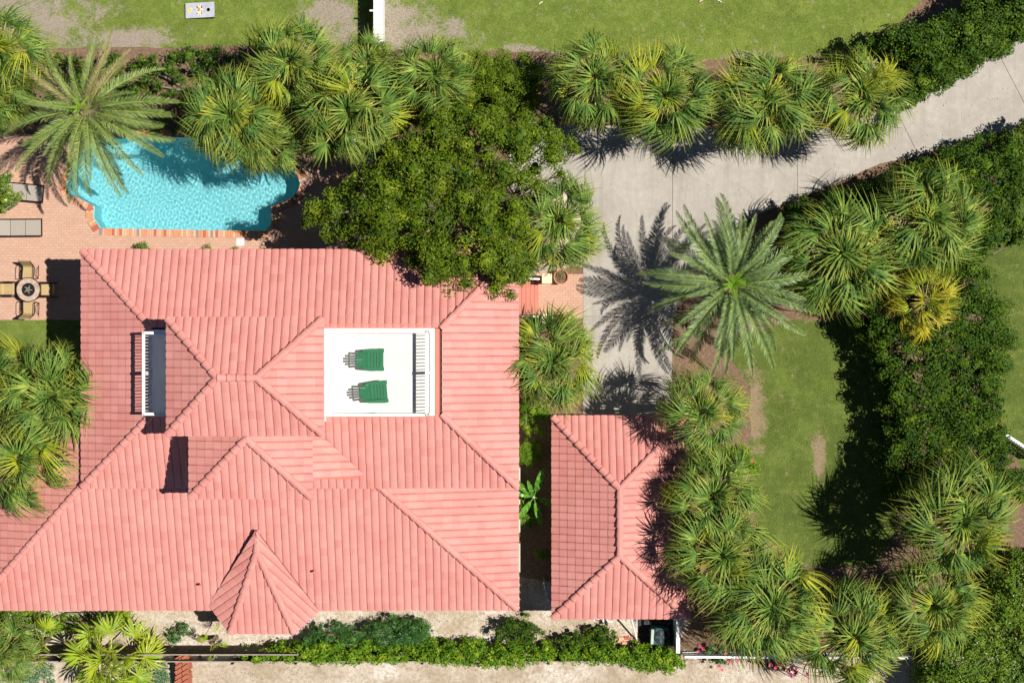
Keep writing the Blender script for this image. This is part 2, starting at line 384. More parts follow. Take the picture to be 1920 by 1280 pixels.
# ------------------------------------------------------------------ ground
def ground():
    me = MB().prism([(-260, -260), (260, -260), (260, 260), (-260, 260)], -0.6, 0).me('ground', MT['sand'])
    # the pool is dug out of the ground: build the sheet round its hole
    return me
POOL = [(176, 386), (175, 408), (188, 428), (340, 431), (497, 433), (509, 421), (509, 388), (528, 379), (548, 371), (560, 357), (563, 345),
        (558, 329), (545, 318), (528, 311), (505, 300), (470, 275), (420, 262), (350, 258), (250, 257), (165, 262), (146, 290), (132, 320), (124, 346), (130, 363)]
pool_pts = [P(*p) for p in POOL]
def with_hole(name, outer, hole, z, mat, seed=0):
    T = tessellate_polygon([[Vector((p.x, p.y, 0)) for p in outer], [Vector((p.x, p.y, 0)) for p in hole]])
    V = [Vector((p.x, p.y, z)) for p in outer + hole]; Fc = []
    for t in T:
        a, b, c = [V[i] for i in t]
        Fc.append(tuple(t) if (b - a).cross(c - a).z > 0 else tuple(t[::-1]))
    return link(name, mkmesh(name, V, Fc, mat))
big = [Vector((x, y, 0)) for x, y in ((-260, -260), (260, -260), (260, 260), (-260, 260))]
tag(with_hole('ground', big, pool_pts, 0.0, MT['sand']), kind='structure')
sheet('mulch_bed', [(-250, 64), (300, 70), (660, 68), (1040, 72), (1500, 88), (1600, 60), (1665, 0), (1700, -80), (2100, -160), (2100, 240), (1960, 235), (1700, 250), (1100, 236), (955, 236), (955, 500), (700, 500), (700, 252), (112, 252), (112, 300), (-250, 300)], 0.004, MT['mulch'], 0.10, 0.3, seed=3)
o = sheet('mulch_bed', [(1255, 600), (1300, 480), (1410, 392), (1495, 360), (1650, 296), (1850, 240), (2100, 180), (2100, 1230), (1290, 1222), (1290, 1080), (1255, 1080)], 0.004, MT['mulch'], 0.05, 0.3, seed=5)
sheet('mulch_bed', [(962, 596), (1098, 596), (1098, 790), (1036, 790), (1036, 1092), (962, 1078)], 0.008, MT['mulch'], 0.04, 0.3, seed=6)
sheet('lawn', [(-3000, -3500), (5000, -3500), (5000, -160), (2600, -120), (1740, -10), (1690, 40), (1640, 62), (1590, 96), (1500, 106), (1340, 112), (1180, 104), (1000, 96), (900, 95), (770, 98), (640, 92), (470, 84), (300, 88), (200, 90), (60, 95), (-300, 90), (-3000, 90)], 0.008, MT['lawn'], 0.10, 0.25)
sheet('lawn', [(1350, 640), (1420, 620), (1500, 600), (1600, 600), (1662, 620), (1690, 800), (1680, 1000), (1640, 1060), (1540, 1062), (1470, 1040), (1425, 1000), (1402, 900), (1404, 790), (1406, 735), (1385, 690)], 0.009, MT['yard'], 0.16, 0.12, seed=9)
sheet('lawn', [(1862, 380), (2500, 300), (2500, 980), (1930, 905), (1880, 815), (1850, 640), (1840, 520)], 0.009, MT['yard'], 0.10, 0.25, seed=10)
sheet('lawn', [(-500, 598), (330, 598), (330, 860), (-500, 860)], 0.012, MT['patch'], 0.02, 0.2, seed=11)
# brick terrace round the pool, with the basin cut out
tp = [P(*p) for p in ((-400, 256), (112, 256), (118, 250), (600, 250), (720, 330), (720, 600), (-400, 600))]
tag(with_hole('terrace', tp, pool_pts, 0.016, MT['pavers']), kind='structure')
sheet('brick_path', [(990, 514), (1093, 514), (1093, 592), (990, 592)], 0.016, MT['pavers'])
sheet('brick_path', [(1040, 515), (1093, 515), (1093, 500), (1068, 500)], 0.012, MT['mulch'])

# concrete drive: each slab a piece with recessed joints
drv = sheet('driveway', [(955, 240), (1495, 243), (1600, 238), (1672, 190), (1705, 172), (1866, 90), (1960, 45), (2200, -60), (2300, 90), (1940, 232), (1722, 292), (1650, 307), (1560, 347), (1495, 374), (1420, 402), (1340, 452), (1290, 522), (1262, 600), (1258, 800), (1093, 800), (1093, 350), (955, 350)], 0.010, simple('joint_dirt', (0.24, 0.19, 0.14), 0.95))
SLABS = [[(955, 240), (1097, 240), (1097, 350), (955, 350)],
         [(1097, 240), (1261, 240), (1261, 593), (1093, 593), (1093, 350), (1097, 350)],
         [(1261, 240), (1495, 243), (1495, 374), (1420, 402), (1340, 452), (1290, 522), (1264, 593), (1261, 593)],
         [(1093, 593), (1262, 593), (1258, 800), (1093, 800)],
         [(1495, 243), (1600, 238), (1672, 190), (1722, 292), (1650, 307), (1560, 347), (1495, 374)],
         [(1672, 190), (1705, 172), (1866, 90), (1940, 232), (1722, 292)],
         [(1866, 90), (1960, 45), (2200, -60), (2300, 90), (1940, 232)]]
for s_ in SLABS:
    c = sum((P(*p) for p in s_), Vector()) / len(s_)
    q = []
    n = len(s_)
    W_ = [P(*p) for p in s_]
    ar = sum(W_[i].x * W_[(i + 1) % n].y - W_[(i + 1) % n].x * W_[i].y for i in range(n))
    if ar < 0: W_ = W_[::-1]
    for i in range(n):
        a, b, d = W_[i - 1], W_[i], W_[(i + 1) % n]
        n1 = Vector((-(b - a).y, (b - a).x, 0)).normalized(); n2 = Vector((-(d - b).y, (d - b).x, 0)).normalized()
        k = (n1 + n2) / max(0.4, (1 + n1.dot(n2))); q.append(b + k * 0.009)
    MB().prism(q, 0.012, 0.032).obj('slab', MT['concrete'], drv)

# ------------------------------------------------------------------ pool
pool = empty('swimming_pool', P(340, 345, 0), 0, 'turquoise swimming pool with brick coping beside the red tiled house', 'swimming pool')
pc = Vector(pool.location)
n = len(pool_pts)
V = [p - pc + Vector((0, 0, 0.0)) for p in pool_pts] + [(p - pc) * 0.985 + Vector((0, 0, -1.35)) for p in pool_pts]
Fc = [(i, (i + 1) % n, (i + 1) % n + n, i + n) for i in range(n)]
T = tessellate_polygon([[Vector((v.x, v.y, 0)) for v in V[n:]]])
for t in T:
    a, b, c = [V[i + n] for i in t]
    Fc.append(tuple(i + n for i in (t if (b - a).cross(c - a).z > 0 else t[::-1])))
m = M('pool_plaster', 0.7, 0.2)
m.color(m.ramp(m.noise(1.4, 4), [(0.3, (0.34, 0.71, 0.75)), (0.7, (0.43, 0.78, 0.81))]))
basin = link('basin', mkmesh('basin', V, Fc, m.m), pool)
# water sheet with real ripples
def inside(x, y, poly):
    c = False; j = len(poly) - 1
    for i in range(len(poly)):
        xi, yi = poly[i][0], poly[i][1]; xj, yj = poly[j][0], poly[j][1]
        if (yi > y) != (yj > y) and x < (xj - xi) * (y - yi) / (yj - yi) + xi: c = not c
        j = i
    return c
b = bmesh.new()
step = 0.03
xs = [p.x for p in pool_pts]; ys = [p.y for p in pool_pts]
nx = int((max(xs) - min(xs)) / step) + 2; ny = int((max(ys) - min(ys)) / step) + 2
X, Y = np.meshgrid(min(xs) - 0.02 + np.arange(nx) * step, min(ys) - 0.02 + np.arange(ny) * step)
rg = np.random.default_rng(3)
Z = np.zeros_like(X)
for i in range(60):
    a = rg.uniform(0, 2 * math.pi); wl_ = rg.uniform(0.09, 0.28); k = 2 * math.pi / wl_
    Z += 0.00052 * wl_ * np.sin(k * (X * math.cos(a) + Y * math.sin(a)) + rg.uniform(0, 6.3))
for (cx, cy, am) in ((330, 396, 0.00045), (548, 348, 0.0004), (250, 330, 0.0002)):
    c = P(cx, cy); r_ = np.hypot(X - c.x, Y - c.y)
    Z += am * np.sin(r_ * 2 * math.pi / 0.13) * np.exp(-r_ / 0.8)
V = np.stack([X - pc.x, Y - pc.y, Z - 0.11], -1).reshape(-1, 3)
ii, jj = np.meshgrid(np.arange(nx - 1), np.arange(ny - 1))
q0 = (jj * nx + ii).ravel(); Q = np.stack([q0, q0 + 1, q0 + nx + 1, q0 + nx], -1)
cen = V[Q].mean(1)
keep = np.array([inside(x + pc.x, y + pc.y, pool_pts) for x, y in cen[:, :2]])
# keep a border ring so that the sheet runs into the basin wall
K = keep.reshape(ny - 1, nx - 1).copy()
K2 = K.copy(); K2[1:] |= K[:-1]; K2[:-1] |= K[1:]; K2[:, 1:] |= K[:, :-1]; K2[:, :-1] |= K[:, 1:]
Q = Q[K2.ravel()]
m = M('pool_water', 0.02, 0.5)
gl = m.n.new('ShaderNodeBsdfRefraction'); gl.inputs['Color'].default_value = (0.80, 0.97, 0.99, 1); gl.inputs['Roughness'].default_value = 0.0; gl.inputs['IOR'].default_value = 1.33
tr = m.n.new('ShaderNodeBsdfTransparent'); tr.inputs[0].default_value = (0.40, 0.88, 0.95, 1)
gs = m.n.new('ShaderNodeBsdfGlossy'); gs.inputs['Roughness'].default_value = 0.03
fr = m.n.new('ShaderNodeFresnel'); fr.inputs[0].default_value = 1.33
mx = m.n.new('ShaderNodeMixShader'); m.link(fr.outputs[0], mx.inputs[0]); m.link(gl.outputs[0], mx.inputs[1]); m.link(gs.outputs[0], mx.inputs[2])
m.link(mx.outputs[0], m.out.inputs[0])
me = mesh_np('water', V, Q, m.m)
me.polygons.foreach_set('use_smooth', [True] * len(me.polygons))
wat = link('water', me, pool)
wat.cycles.is_caustics_caster = True; basin.cycles.is_caustics_receiver = True; sl.cycles.is_caustics_light = True
# coping bricks, one by one round the rim
brk = [MB().box(-0.046, 0.046, 0.0, 0.285, 0.0, 0.045).me('brick', mm) for mm in COPING]
def inset_dir(i):
    a, b = pool_pts[i], pool_pts[(i + 1) % n]; return Vector(((b - a).y, -(b - a).x, 0)).normalized()
area = sum(pool_pts[i].x * pool_pts[(i + 1) % n].y - pool_pts[(i + 1) % n].x * pool_pts[i].y for i in range(n))
peri = []
for i in range(n):
    a, b_ = pool_pts[i], pool_pts[(i + 1) % n]; L = (b_ - a).length; k = max(1, round(L / 0.100))
    nd = inset_dir(i) * (1 if area > 0 else -1)
    for j in range(k):
        peri.append((a.lerp(b_, (j + 0.5) / k), math.atan2(nd.y, nd.x) - math.pi / 2))
for p_, ang in peri:
    mm = brk[rnd.choices(range(5), (5, 4, 2.2, 4, 1.0))[0]]
    link('brick', mm, pool, Matrix.Translation(p_ - pc + Vector((0, 0, 0.018 + rnd.uniform(0, 0.004)))) @ Matrix.Rotation(ang, 4, 'Z'))

# ------------------------------------------------------------------ roofs
TW, TE = 0.285, 0.335         # tile width and exposed length
PROF = [(0.0, -0.003), (0.03, 0.022), (0.14, 0.038), (0.42, 0.046), (0.70, 0.041), (0.88, 0.024), (0.985, -0.004)]
def tile_geo():
    L = TE + 0.05; V = []; lift = 0.019
    for a, z in PROF: V.append((a * TW, 0.0, z + lift))
    for a, z in PROF: V.append((a * TW, L, z))
    for a, z in PROF: V.append((a * TW, 0.001, z + lift - 0.024))
    k = len(PROF)
    Fc = [(i, i + 1, k + i + 1, k + i) for i in range(k - 1)] + [(2 * k + i, 2 * k + i + 1, i + 1, i) for i in range(k - 1)]
    return np.array(V), np.array(Fc)
TV, TF = tile_geo()
tile_me = mkmesh('roof_tile', TV, [tuple(int(x) for x in f) for f in TF], MT['tile'])
cands = {}
def roof_plane(owner, part, poly, shift=0.0, clip=True):
    """covers one planar roof face with tiles; poly[0] -> poly[1] is the eave"""
    poly = [Vector(p) for p in poly]
    nrm = Vector()
    for i in range(len(poly)):
        nrm += (poly[i] - poly[0]).cross(poly[(i + 1) % len(poly)] - poly[0])
    nrm.normalize()
    if nrm.z < 0: nrm = -nrm
    u = (poly[1] - poly[0]); u.normalize()
    v = nrm.cross(u).normalized()
    if v.z < 0: u = -u; v = nrm.cross(u).normalized()
    o = poly[0]
    pl = [((p - o).dot(u), (p - o).dot(v)) for p in poly]
    ar = sum(pl[i][0] * pl[(i + 1) % len(pl)][1] - pl[(i + 1) % len(pl)][0] * pl[i][1] for i in range(len(pl)))
    if ar < 0: pl = pl[::-1]
    a0 = min(p[0] for p in pl); a1 = max(p[0] for p in pl); b1 = max(p[1] for p in pl)
    full, part_ = [], []
    def ins(x, y, mrg):
        for i in range(len(pl)):
            ax, ay = pl[i]; bx, by = pl[(i + 1) % len(pl)]
            L = math.hypot(bx - ax, by - ay)
            d = ((bx - ax) * (y - ay) - (by - ay) * (x - ax)) / L
            if by == ay or (abs(ay) < 1e-4 and abs(by) < 1e-4):
                if abs(ay) < 1e-3: continue
            if d < mrg: return False
        return True
    r = 0
    while r * TE < b1:
        b = r * TE - 0.045
        k = math.floor((a0 - shift) / TW) - 1
        while k * TW + shift < a1:
            a = k * TW + shift; k += 1
            cs = [ins(x, y, -0.002) for x, y in ((a, b), (a + TW, b), (a, b + TE + .05), (a + TW, b + TE + .05))]
            if all(cs): full.append((a, b))
            else: part_.append((a, b))
        r += 1
    mt = Matrix((u, v, nrm)).transposed().to_4x4(); mt.translation = o
    for a, b in full:
        w = mt @ Matrix.Translation((a + rnd.uniform(-.003, .003), b + rnd.uniform(-.006, .006), rnd.uniform(0, .005))) @ Matrix.Rotation(rnd.uniform(-.006, .006), 4, 'Z')
        cands.setdefault(owner, []).append((w.translation.z, w, part))
    if part_:
        A = np.array(part_); VV = (TV[None] + np.array([[[a, b, 0.001]] for a, b in part_])).reshape(-1, 3)
        QQ = (TF[None] + (np.arange(len(part_)) * len(TV))[:, None, None]).reshape(-1, 4)
        bm = bmesh.new()
        vs = [bm.verts.new(x) for x in VV]
        for q in QQ: bm.faces.new([vs[i] for i in q])
        for i in range(len(pl)):
            ax, ay = pl[i]; bx, by = pl[(i + 1) % len(pl)]
            if abs(ay) < 1e-3 and abs(by) < 1e-3: continue
            nn = Vector((by - ay, -(bx - ax), 0)).normalized()
            bmesh.ops.bisect_plane(bm, geom=bm.verts[:] + bm.edges[:] + bm.faces[:], plane_co=(ax, ay, 0), plane_no=nn, clear_outer=True)
        bmesh.ops.transform(bm, matrix=mt, verts=bm.verts)
        me = bpy.data.meshes.new('tmp'); bm.to_mesh(me); bm.free()
        cuts.setdefault(part, []).append(me)
    # board under the tiles
    q = MB(); zz = nrm * 0.0
    N = len(poly)
    q.add([p + zz for p in poly] + [p - Vector((0, 0, 0.09)) for p in poly], [tuple(range(N)), tuple(range(N, 2 * N))[::-1]] + [(i, i + N, (i + 1) % N + N, (i + 1) % N) for i in range(N)])
    decks.setdefault(part, MB()).add(q.V, q.F)
cuts = {}; decks = {}
cap_me = None
def cap_mesh():
    L = 0.40; V = []; k = 8
    for y, r_, z in ((0, 0.135, 0.03), (0.03, 0.140, 0.034), (L, 0.105, 0.0)):
        for i in range(k + 1):
            t = math.pi * (-0.08 + 1.16 * i / k); V.append((r_ * math.cos(t), y, r_ * 0.62 * math.sin(t) + z + 0.03))
    Fc = [(j * (k + 1) + i + 1, j * (k + 1) + i, (j + 1) * (k + 1) + i, (j + 1) * (k + 1) + i + 1) for j in range(2) for i in range(k)]
    Fc.append(tuple(range(k + 1)))
    return mkmesh('ridge_tile', V, Fc, MT['tile'], False)
cap_me = cap_mesh()
def caps(part, a, b, first_low=True):
    a = Vector(a); b = Vector(b)
    if a.z > b.z: a, b = b, a
    d = b - a; L = d.length; k = max(1, round(L / 0.36)); st = L / k
    v = d.normalized(); u = v.cross(Vector((0, 0, 1))).normalized(); w = u.cross(v)
    for i in range(k):
        m4 = Matrix((u, v, w)).transposed().to_4x4()
        m4.translation = a + v * (i * st) + Vector((0, 0, 0.02 + rnd.uniform(0, .008)))
        o = link('ridge_tile', cap_me, part, part.matrix_world.inverted() @ m4 @ Matrix.Rotation(rnd.uniform(-.02, .02), 4, 'Z'))
def finish_roof(owner, limit=300):
    L = sorted(cands[owner], key=lambda t: -t[0])
    for z, w, part in L[:limit]: link('roof_tile', tile_me, part, w)
    rest = {}
    for z, w, part in L[limit:]: rest.setdefault(part, []).append(w)
    for part in set(list(rest) + [p for p in cuts if p.parent == owner]):
        bm = bmesh.new()
        if part in rest:
            A = np.array([np.array(w) for w in rest[part]])
            hv = np.concatenate([TV, np.ones((len(TV), 1))], 1)
            VV = np.einsum('nij,vj->nvi', A, hv)[:, :, :3].reshape(-1, 3)
            QQ = (TF[None] + (np.arange(len(A)) * len(TV))[:, None, None]).reshape(-1, 4)
            t = mesh_np('t', VV, QQ, MT['tile']); bm.from_mesh(t); bpy.data.meshes.remove(t)
        for t in cuts.pop(part, []): bm.from_mesh(t); bpy.data.meshes.remove(t)
        me = bpy.data.meshes.new('roof_tile_field'); bm.to_mesh(me); bm.free(); me.materials.append(MT['tile'])
        tag(link('roof_tile_field', me, part), kind='stuff')

# ---- main house
house = empty('house', (0, 0, 0), 0, 'large house with salmon red hipped tile roofs and a white roof deck', 'house')
def roof_part(owner=None, name='roof'):
    o = bpy.data.objects.new(name, bpy.data.meshes.new(name)); col.objects.link(o); o.parent = owner or house; return o
def fill_part(part):
    d = decks[part]; part.data = d.me('roof', MT['under'])
ZE = 4.8; X0, X1, Y0, Y1 = PX(155, ZE), PX(970, ZE), PY(912, ZE), PY(470, ZE)
hh = 1.15; ins_ = hh / 0.4; ZT = ZE + hh
r1 = roof_part()
c00, c10, c11, c01 = Vector((X0, Y0, ZE)), Vector((X1, Y0, ZE)), Vector((X1, Y1, ZE)), Vector((X0, Y1, ZE))
yi0 = Y0 + 2.75; 
i00, i10, i11, i01 = Vector((X0 + ins_, yi0, ZT)), Vector((X1 - ins_ + .12, yi0, ZT)), Vector((X1 - ins_ + .12, Y1 - ins_, ZT)), Vector((X0 + ins_, Y1 - ins_, ZT))
roof_plane(house, r1, [c00, c10, i10, i00]); roof_plane(house, r1, [c10, c11, i11, i10])
roof_plane(house, r1, [c11, c01, i01, i11]); roof_plane(house, r1, [c01, c00, i00, i01])
decks[r1].prism([(i00.x, i00.y), (i10.x, i10.y), (i11.x, i11.y), (i01.x, i01.y)], ZT - 0.12, ZT - 0.02)
fill_part(r1)
for a, b in ((c00, i00), (c10, i10), (c11, i11), (c01, i01)): caps(r1, a, b)
# upper turret roof ("lookout" room under its own hip)
r2 = roof_part(); ZC = 8.15; ZR = 9.05
k00, k10, k11, k01 = P(315, 814, ZC), P(605, 814, ZC), P(605, 597, ZC), P(315, 597, ZC)
ra, rb = P(408, 708, ZR), P(481, 708, ZR)
roof_plane(house, r2, [k00, k10, rb, ra]); roof_plane(house, r2, [k10, k11, rb]); roof_plane(house, r2, [k11, k01, ra, rb]); roof_plane(house, r2, [k01, k00, ra])
fill_part(r2)
for a, b in ((k00, ra), (k10, rb), (k11, rb), (k01, ra), (ra, rb)): caps(r2, a, b)
# front dormer
r3 = roof_part(); ZD = 7.35; ap = P(462, 822, 8.12)
d0, d1 = P(357, 932, ZD), P(584, 930, ZD); d1.y = d0.y
d2 = Vector((d1.x, PY(812, 7.7), ZD)); d3 = Vector((d0.x, d2.y, ZD)); ap2 = Vector((ap.x, d2.y, ap.z))
roof_plane(house, r3, [d0, d1, ap]); roof_plane(house, r3, [d1, d2, ap2, ap]); roof_plane(house, r3, [d3, d0, ap, ap2])
fill_part(r3)
for a, b in ((d0, ap), (d1, ap)): caps(r3, a, b)
# small side slope east of the dormer
r4 = roof_part()
e0 = P(683, 892, 5.02); e1 = P(600, 818, 5.75); e2 = P(580, 818, 5.95); e3 = P(580, 894, 5.95)
sx = (e2.z - e0.z) / (e0.x - e2.x)
q0 = Vector((e0.x, e0.y, e0.z)); q1 = Vector((e0.x, e0.y + 0.02, e0.z)); q2 = Vector((PX(604, 5.7), PY(818, 5.7), e0.z + (e0.x - PX(604, 5.7)) * sx))
q3 = Vector((e2.x, q2.y, e2.z)); q4 = Vector((e2.x, e0.y, e2.z))
roof_plane(house, r4, [q0, q1, q2, q3, q4]); fill_part(r4)
MB().box(q4.x, q0.x - 0.25, q0.y - 0.10, q0.y - 0.012, q0.z - 0.10, q0.z + 0.13).obj('flashing', MT['flash'], house)
# lower front block
r5 = roof_part(); ZL = 2.85; ZLT = 4.62
YS = PY(1141, ZL); YT = -5.2; XE = PX(970, ZL)
T1 = Vector((-5.14, YT, ZLT)); T2 = Vector((-15.85, YT, ZLT)); CSE = Vector((XE, YS, ZL)); CSW = Vector((PX(-49, ZL), YS, ZL)); CNE = Vector((XE, YT, ZL))
CNW = Vector((CSW.x, -3.2, ZL)); T3 = Vector((-15.85, -3.2, ZLT))
roof_plane(house, r5, [CSW, CSE, T1, T2]); roof_plane(house, r5, [CSE, CNE, T1]); roof_plane(house, r5, [CNW, CSW, T2, T3])
fill_part(r5)
for a, b in ((CSW, T2), (CSE, T1)): caps(r5, a, b)
# bay roof
r6 = roof_part(); ZB = 2.92
b0, b1, b2, b3 = P(393, 1131, ZB), P(432, 1185, ZB), P(552, 1187, ZB), P(597, 1143, ZB)
b2.y = b1.y; s1 = P(482, 1034, 4.15); s0 = Vector((s1.x, PY(992, 4.15), 4.15))
def on_plane(p, a, b, c):
    n_ = (b - a).cross(c - a); return Vector((p.x, p.y, a.z - ((p.x - a.x) * n_.x + (p.y - a.y) * n_.y) / n_.z))
roof_plane(house, r6, [b1, b2, s1])
roof_plane(house, r6, [b0, b1, s1, on_plane(s0, b0, b1, s1)]); roof_plane(house, r6, [b2, b3, on_plane(s0, b2, b3, s1), s1])
fill_part(r6)
for a, b in ((b1, s1), (b2, s1), (s1, s0 + Vector((0, 0, .02)))): caps(r6, a, b)
finish_roof(house)
# walls
def walls(parent, x0, x1, y0, y1, z0, z1, mat=None): return MB().box(x0, x1, y0, y1, z0, z1).obj('wall', mat or MT['wall'], parent)
walls(house, X0 + .5, X1 - .5, Y0 + .45, Y1 - .5, 0.001, ZE - 0.02)
walls(house, CSW.x + .5, XE - .55, YS + .5, YT + .1, 0.001, ZL - 0.02)
walls(house, CSW.x + .5, X0 + .45, -5.05, -3.6, 0.001, ZL - 0.02)
walls(house, k00.x + .5, k10.x - .15, k00.y + .35, k01.y - .35, ZT - 0.3, ZC - 0.02, MT['white'])
walls(house, d0.x + .3, d1.x - .3, d0.y + .3, k00.y + .34, ZE - .2, ZD - 0.02, MT['white'])
MB().prism([(b0.x + .35, b0.y + .1), (b1.x + .2, b1.y + .35), (b2.x - .2, b2.y + .35), (b3.x - .35, b3.y + .1), (b3.x - .35, b3.y + 1), (b0.x + .35, b0.y + 1)], 0.001, ZB - .03).obj('wall', MT['wall'], house)
def window(parent, c, ang, w=1.1, h=1.3, frame=None):
    m4 = Matrix.Translation(c) @ Matrix.Rotation(ang, 4, 'Z')
    f = MB()
    for a in ((-w / 2, w / 2, -.03, .05, -h / 2, -h / 2 + .08), (-w / 2, w / 2, -.03, .05, h / 2 - .08, h / 2), (-w / 2, -w / 2 + .08, -.03, .05, -h / 2 + .08, h / 2 - .08), (w / 2 - .08, w / 2, -.03, .05, -h / 2 + .08, h / 2 - .08)): f.box(*a, mtx=m4)
    fo = f.obj('window', frame or MT['white'], parent)
    MB().box(-w / 2 + .08, w / 2 - .08, -.02, .01, -h / 2 + .08, h / 2 - .08, mtx=m4).obj('pane', MT['glass'], fo)
for x in (-14.5, -12, -9.5, -7): window(house, (x, Y1 - .5, 3.2), 0)
for x in (-18.5, -16, -13.2, -3.5, -1.8): window(house, (x, YS + .5, 1.5), math.pi)
for y in (-9.2, -7.9, -6.6): window(house, (XE - .55, y, 1.5), -math.pi / 2)
for y in (-3.6, -1.0): window(house, (X1 - .5, y, 3.0), -math.pi / 2, 1.1, 1.3, MT['sage'])
for y in (-0.2, 1.8): window(house, (X0 + .5, y, 3.0), math.pi / 2)
for y in (-2.2, -.9): window(house, (k00.x + .5, y, 7.0), math.pi / 2, 0.9, 1.6)
for x in (d0.x + 1.3, d1.x - 1.3): window(house, (x, d0.y + .3, 6.4), math.pi, 1.0, 1.1)
# pale green shutters along the lower east wall
for y0, y1 in ((876, 926), (936, 998), (1018, 1072)):
    MB().box(XE - .53, PX(975.5, .9), PY(y1, .9), PY(y0, .9), 0.55, 0.9).obj('shutter', MT['sage'], house)
# roof deck
ZF = ZT + .03
dk = MB().box(PX(605, ZF), PX(815, ZF), PY(779, ZF), PY(615, ZF), ZF - .20, ZF).obj('roof_deck', MT['deckw'], house)
for nm, a in (('flashing', (PX(604, ZF), PX(825, ZF), PY(615, ZF) + .006, PY(607, ZF), ZF - .16, ZF - .02)),
              ('flashing', (PX(604, ZF), PX(825, ZF), PY(785, ZF), PY(779, ZF) - .006, ZF - .22, ZF - .04)),
              ('flashing', (PX(815, ZF) + .006, PX(824, ZF), PY(778, ZF), PY(616, ZF), ZF - .2, ZF - .02))):
    MB().box(*a).obj(nm, MT['flash'], house)
for a in ((PX(806, ZF), PX(814, ZF), PY(778, ZF), PY(616, ZF)), (PX(606, ZF), PX(806, ZF) - .002, PY(623, ZF), PY(616, ZF)), (PX(606, ZF), PX(806, ZF) - .002, PY(778, ZF), PY(774, ZF))):
    MB().box(*a, ZF, ZF + .07).obj('kerb', MT['white'], house)
def railing(parent, pts, z0, h, spacing=0.125, posts=None):
    root = bpy.data.objects.new('railing', None)
    top = MB(); low = MB()
    for a, b in zip(pts, pts[1:]):
        a = Vector(a); b = Vector(b)
        top.bar(a + Vector((0, 0, z0 + h - .03)), b + Vector((0, 0, z0 + h - .03)), .10, .05)
        low.bar(a + Vector((0, 0, z0 + .10)), b + Vector((0, 0, z0 + .10)), .05, .05)
    r_ = link('railing', top.me('railing', MT['white']), parent)
    low.obj('bottom_rail', MT['white'], r_)
    bal = MB().box(-.014, .014, -.014, .014, .125, h - .056).me('baluster', MT['white'])
    pst = MB().box(-.05, .05, -.05, .05, .0, h + .03).me('post', MT['white'])
    for a, b in zip(pts, pts[1:]):
        a = Vector(a); b = Vector(b); L = (b - a).length; k = max(2, round(L / spacing))
        for i in range(1, k): link('baluster', bal, r_, Matrix.Translation(a.lerp(b, i / k) + Vector((0, 0, z0))))
        for i in range(max(1, round(L / 1.7)) + 1): link('post', pst, r_, Matrix.Translation(a.lerp(b, i / max(1, round(L / 1.7))) + Vector((0, 0, z0 + .001))))
    return r_
ZQ = ZF + .9
railing(house, [(PX(606, ZQ), PY(621.5, ZQ) , 0), (PX(800, ZQ), PY(621.5, ZQ), 0), (PX(800, ZQ), PY(777.5, ZQ), 0), (PX(606, ZQ), PY(777.5, ZQ), 0)], ZF + .0, .9)
# west balcony
zb = ZT + .05
MB().box(PX(280, zb), PX(345, zb), PY(780, zb), PY(618, zb), zb - .45, zb).obj('balcony_floor', MT['shadefloor'], house)
zq = zb + .92
railing(house, [(PX(310, zq), PY(624, zq), 0), (PX(269, zq), PY(624, zq), 0), (PX(269, zq), PY(776, zq), 0), (PX(310, zq), PY(776, zq), 0)], zb, .92, 0.115)
# two small vents and debris on the tiles
for px_, py_, z in ((377, 1096, 3.5), (590, 1071, 3.6)):
    MB().lathe([(.05, 0), (.05, .14), (.0, .15)], 10, P(px_, py_, z - .02)).obj('vent_pipe', MT['flash'], house)
# door steps on the east side
# ---- garage
gar = empty('garage', P(1163, 968, 0), 0, 'small garage with a hipped salmon tile roof shaded by palms', 'garage')
gl_ = gar.location.copy()
gar.location = (0, 0, 0)
rg_ = roof_part(gar); ZG = 2.1; ZGR = 3.22
g00, g10, g11, g01 = P(1037, 1157, ZG), P(1290, 1157, ZG), P(1290, 781, ZG), P(1037, 781, ZG)
gr0, gr1 = P(1162, 1042, ZGR), P(1162, 916, ZGR)
roof_plane(gar, rg_, [g00, g10, gr0]); roof_plane(gar, rg_, [g10, g11, gr1, gr0]); roof_plane(gar, rg_, [g11, g01, gr1]); roof_plane(gar, rg_, [g01, g00, gr0, gr1])
fill_part(rg_)
for a, b in ((g00, gr0), (g10, gr0), (g11, gr1), (g01, gr1), (gr0, gr1)): caps(rg_, a, b)
finish_roof(gar)
walls(gar, g00.x + .4, g10.x - .4, g00.y + .35, g01.y - .4, 0.001, ZG - .02)
MB().box(g00.x + .9, g10.x - 1.0, g01.y - .4, g01.y - .36, 0.06, 2.15).obj('garage_door', MT['white'], gar)
window(gar, (g00.x + .4, -6.0, 1.4), math.pi / 2)

# ------------------------------------------------------------------ entrance steps, pillars, pots
st = empty('entrance_steps', P(988, 558, 0), 0, 'flight of red painted steps with white handrails beside the house', 'steps')
so_ = st.location
for i in range(5):
    x0 = PX(970 + i * 8, 0) - so_.x - (.3 if i == 0 else 0); x1 = PX(978 + i * 8 - .4, 0) - so_.x
    z = 0.95 - i * 0.19
    MB().box(x0, x1, PY(591, 0) - so_.y, PY(528, 0) - so_.y, 0.02, z).obj('step', MT['steps'], st, bevel=.008)
for yy in (525, 594):
    h = MB(); y = PY(yy, 0) - so_.y
    h.bar((PX(966, 0) - so_.x, y, 1.75), (PX(1012, 0) - so_.x, y, .95), .07, .05)
    ho = h.obj('handrail', MT['white'], st)
    for k in (0.1, .5, .92):
        xx = PX(966 + 46 * k, 0) - so_.x
        MB().box(xx - .03, xx + .03, y - .03, y + .03, 0.02, 1.75 - .8 * k - .03).obj('post', MT['white'], ho)
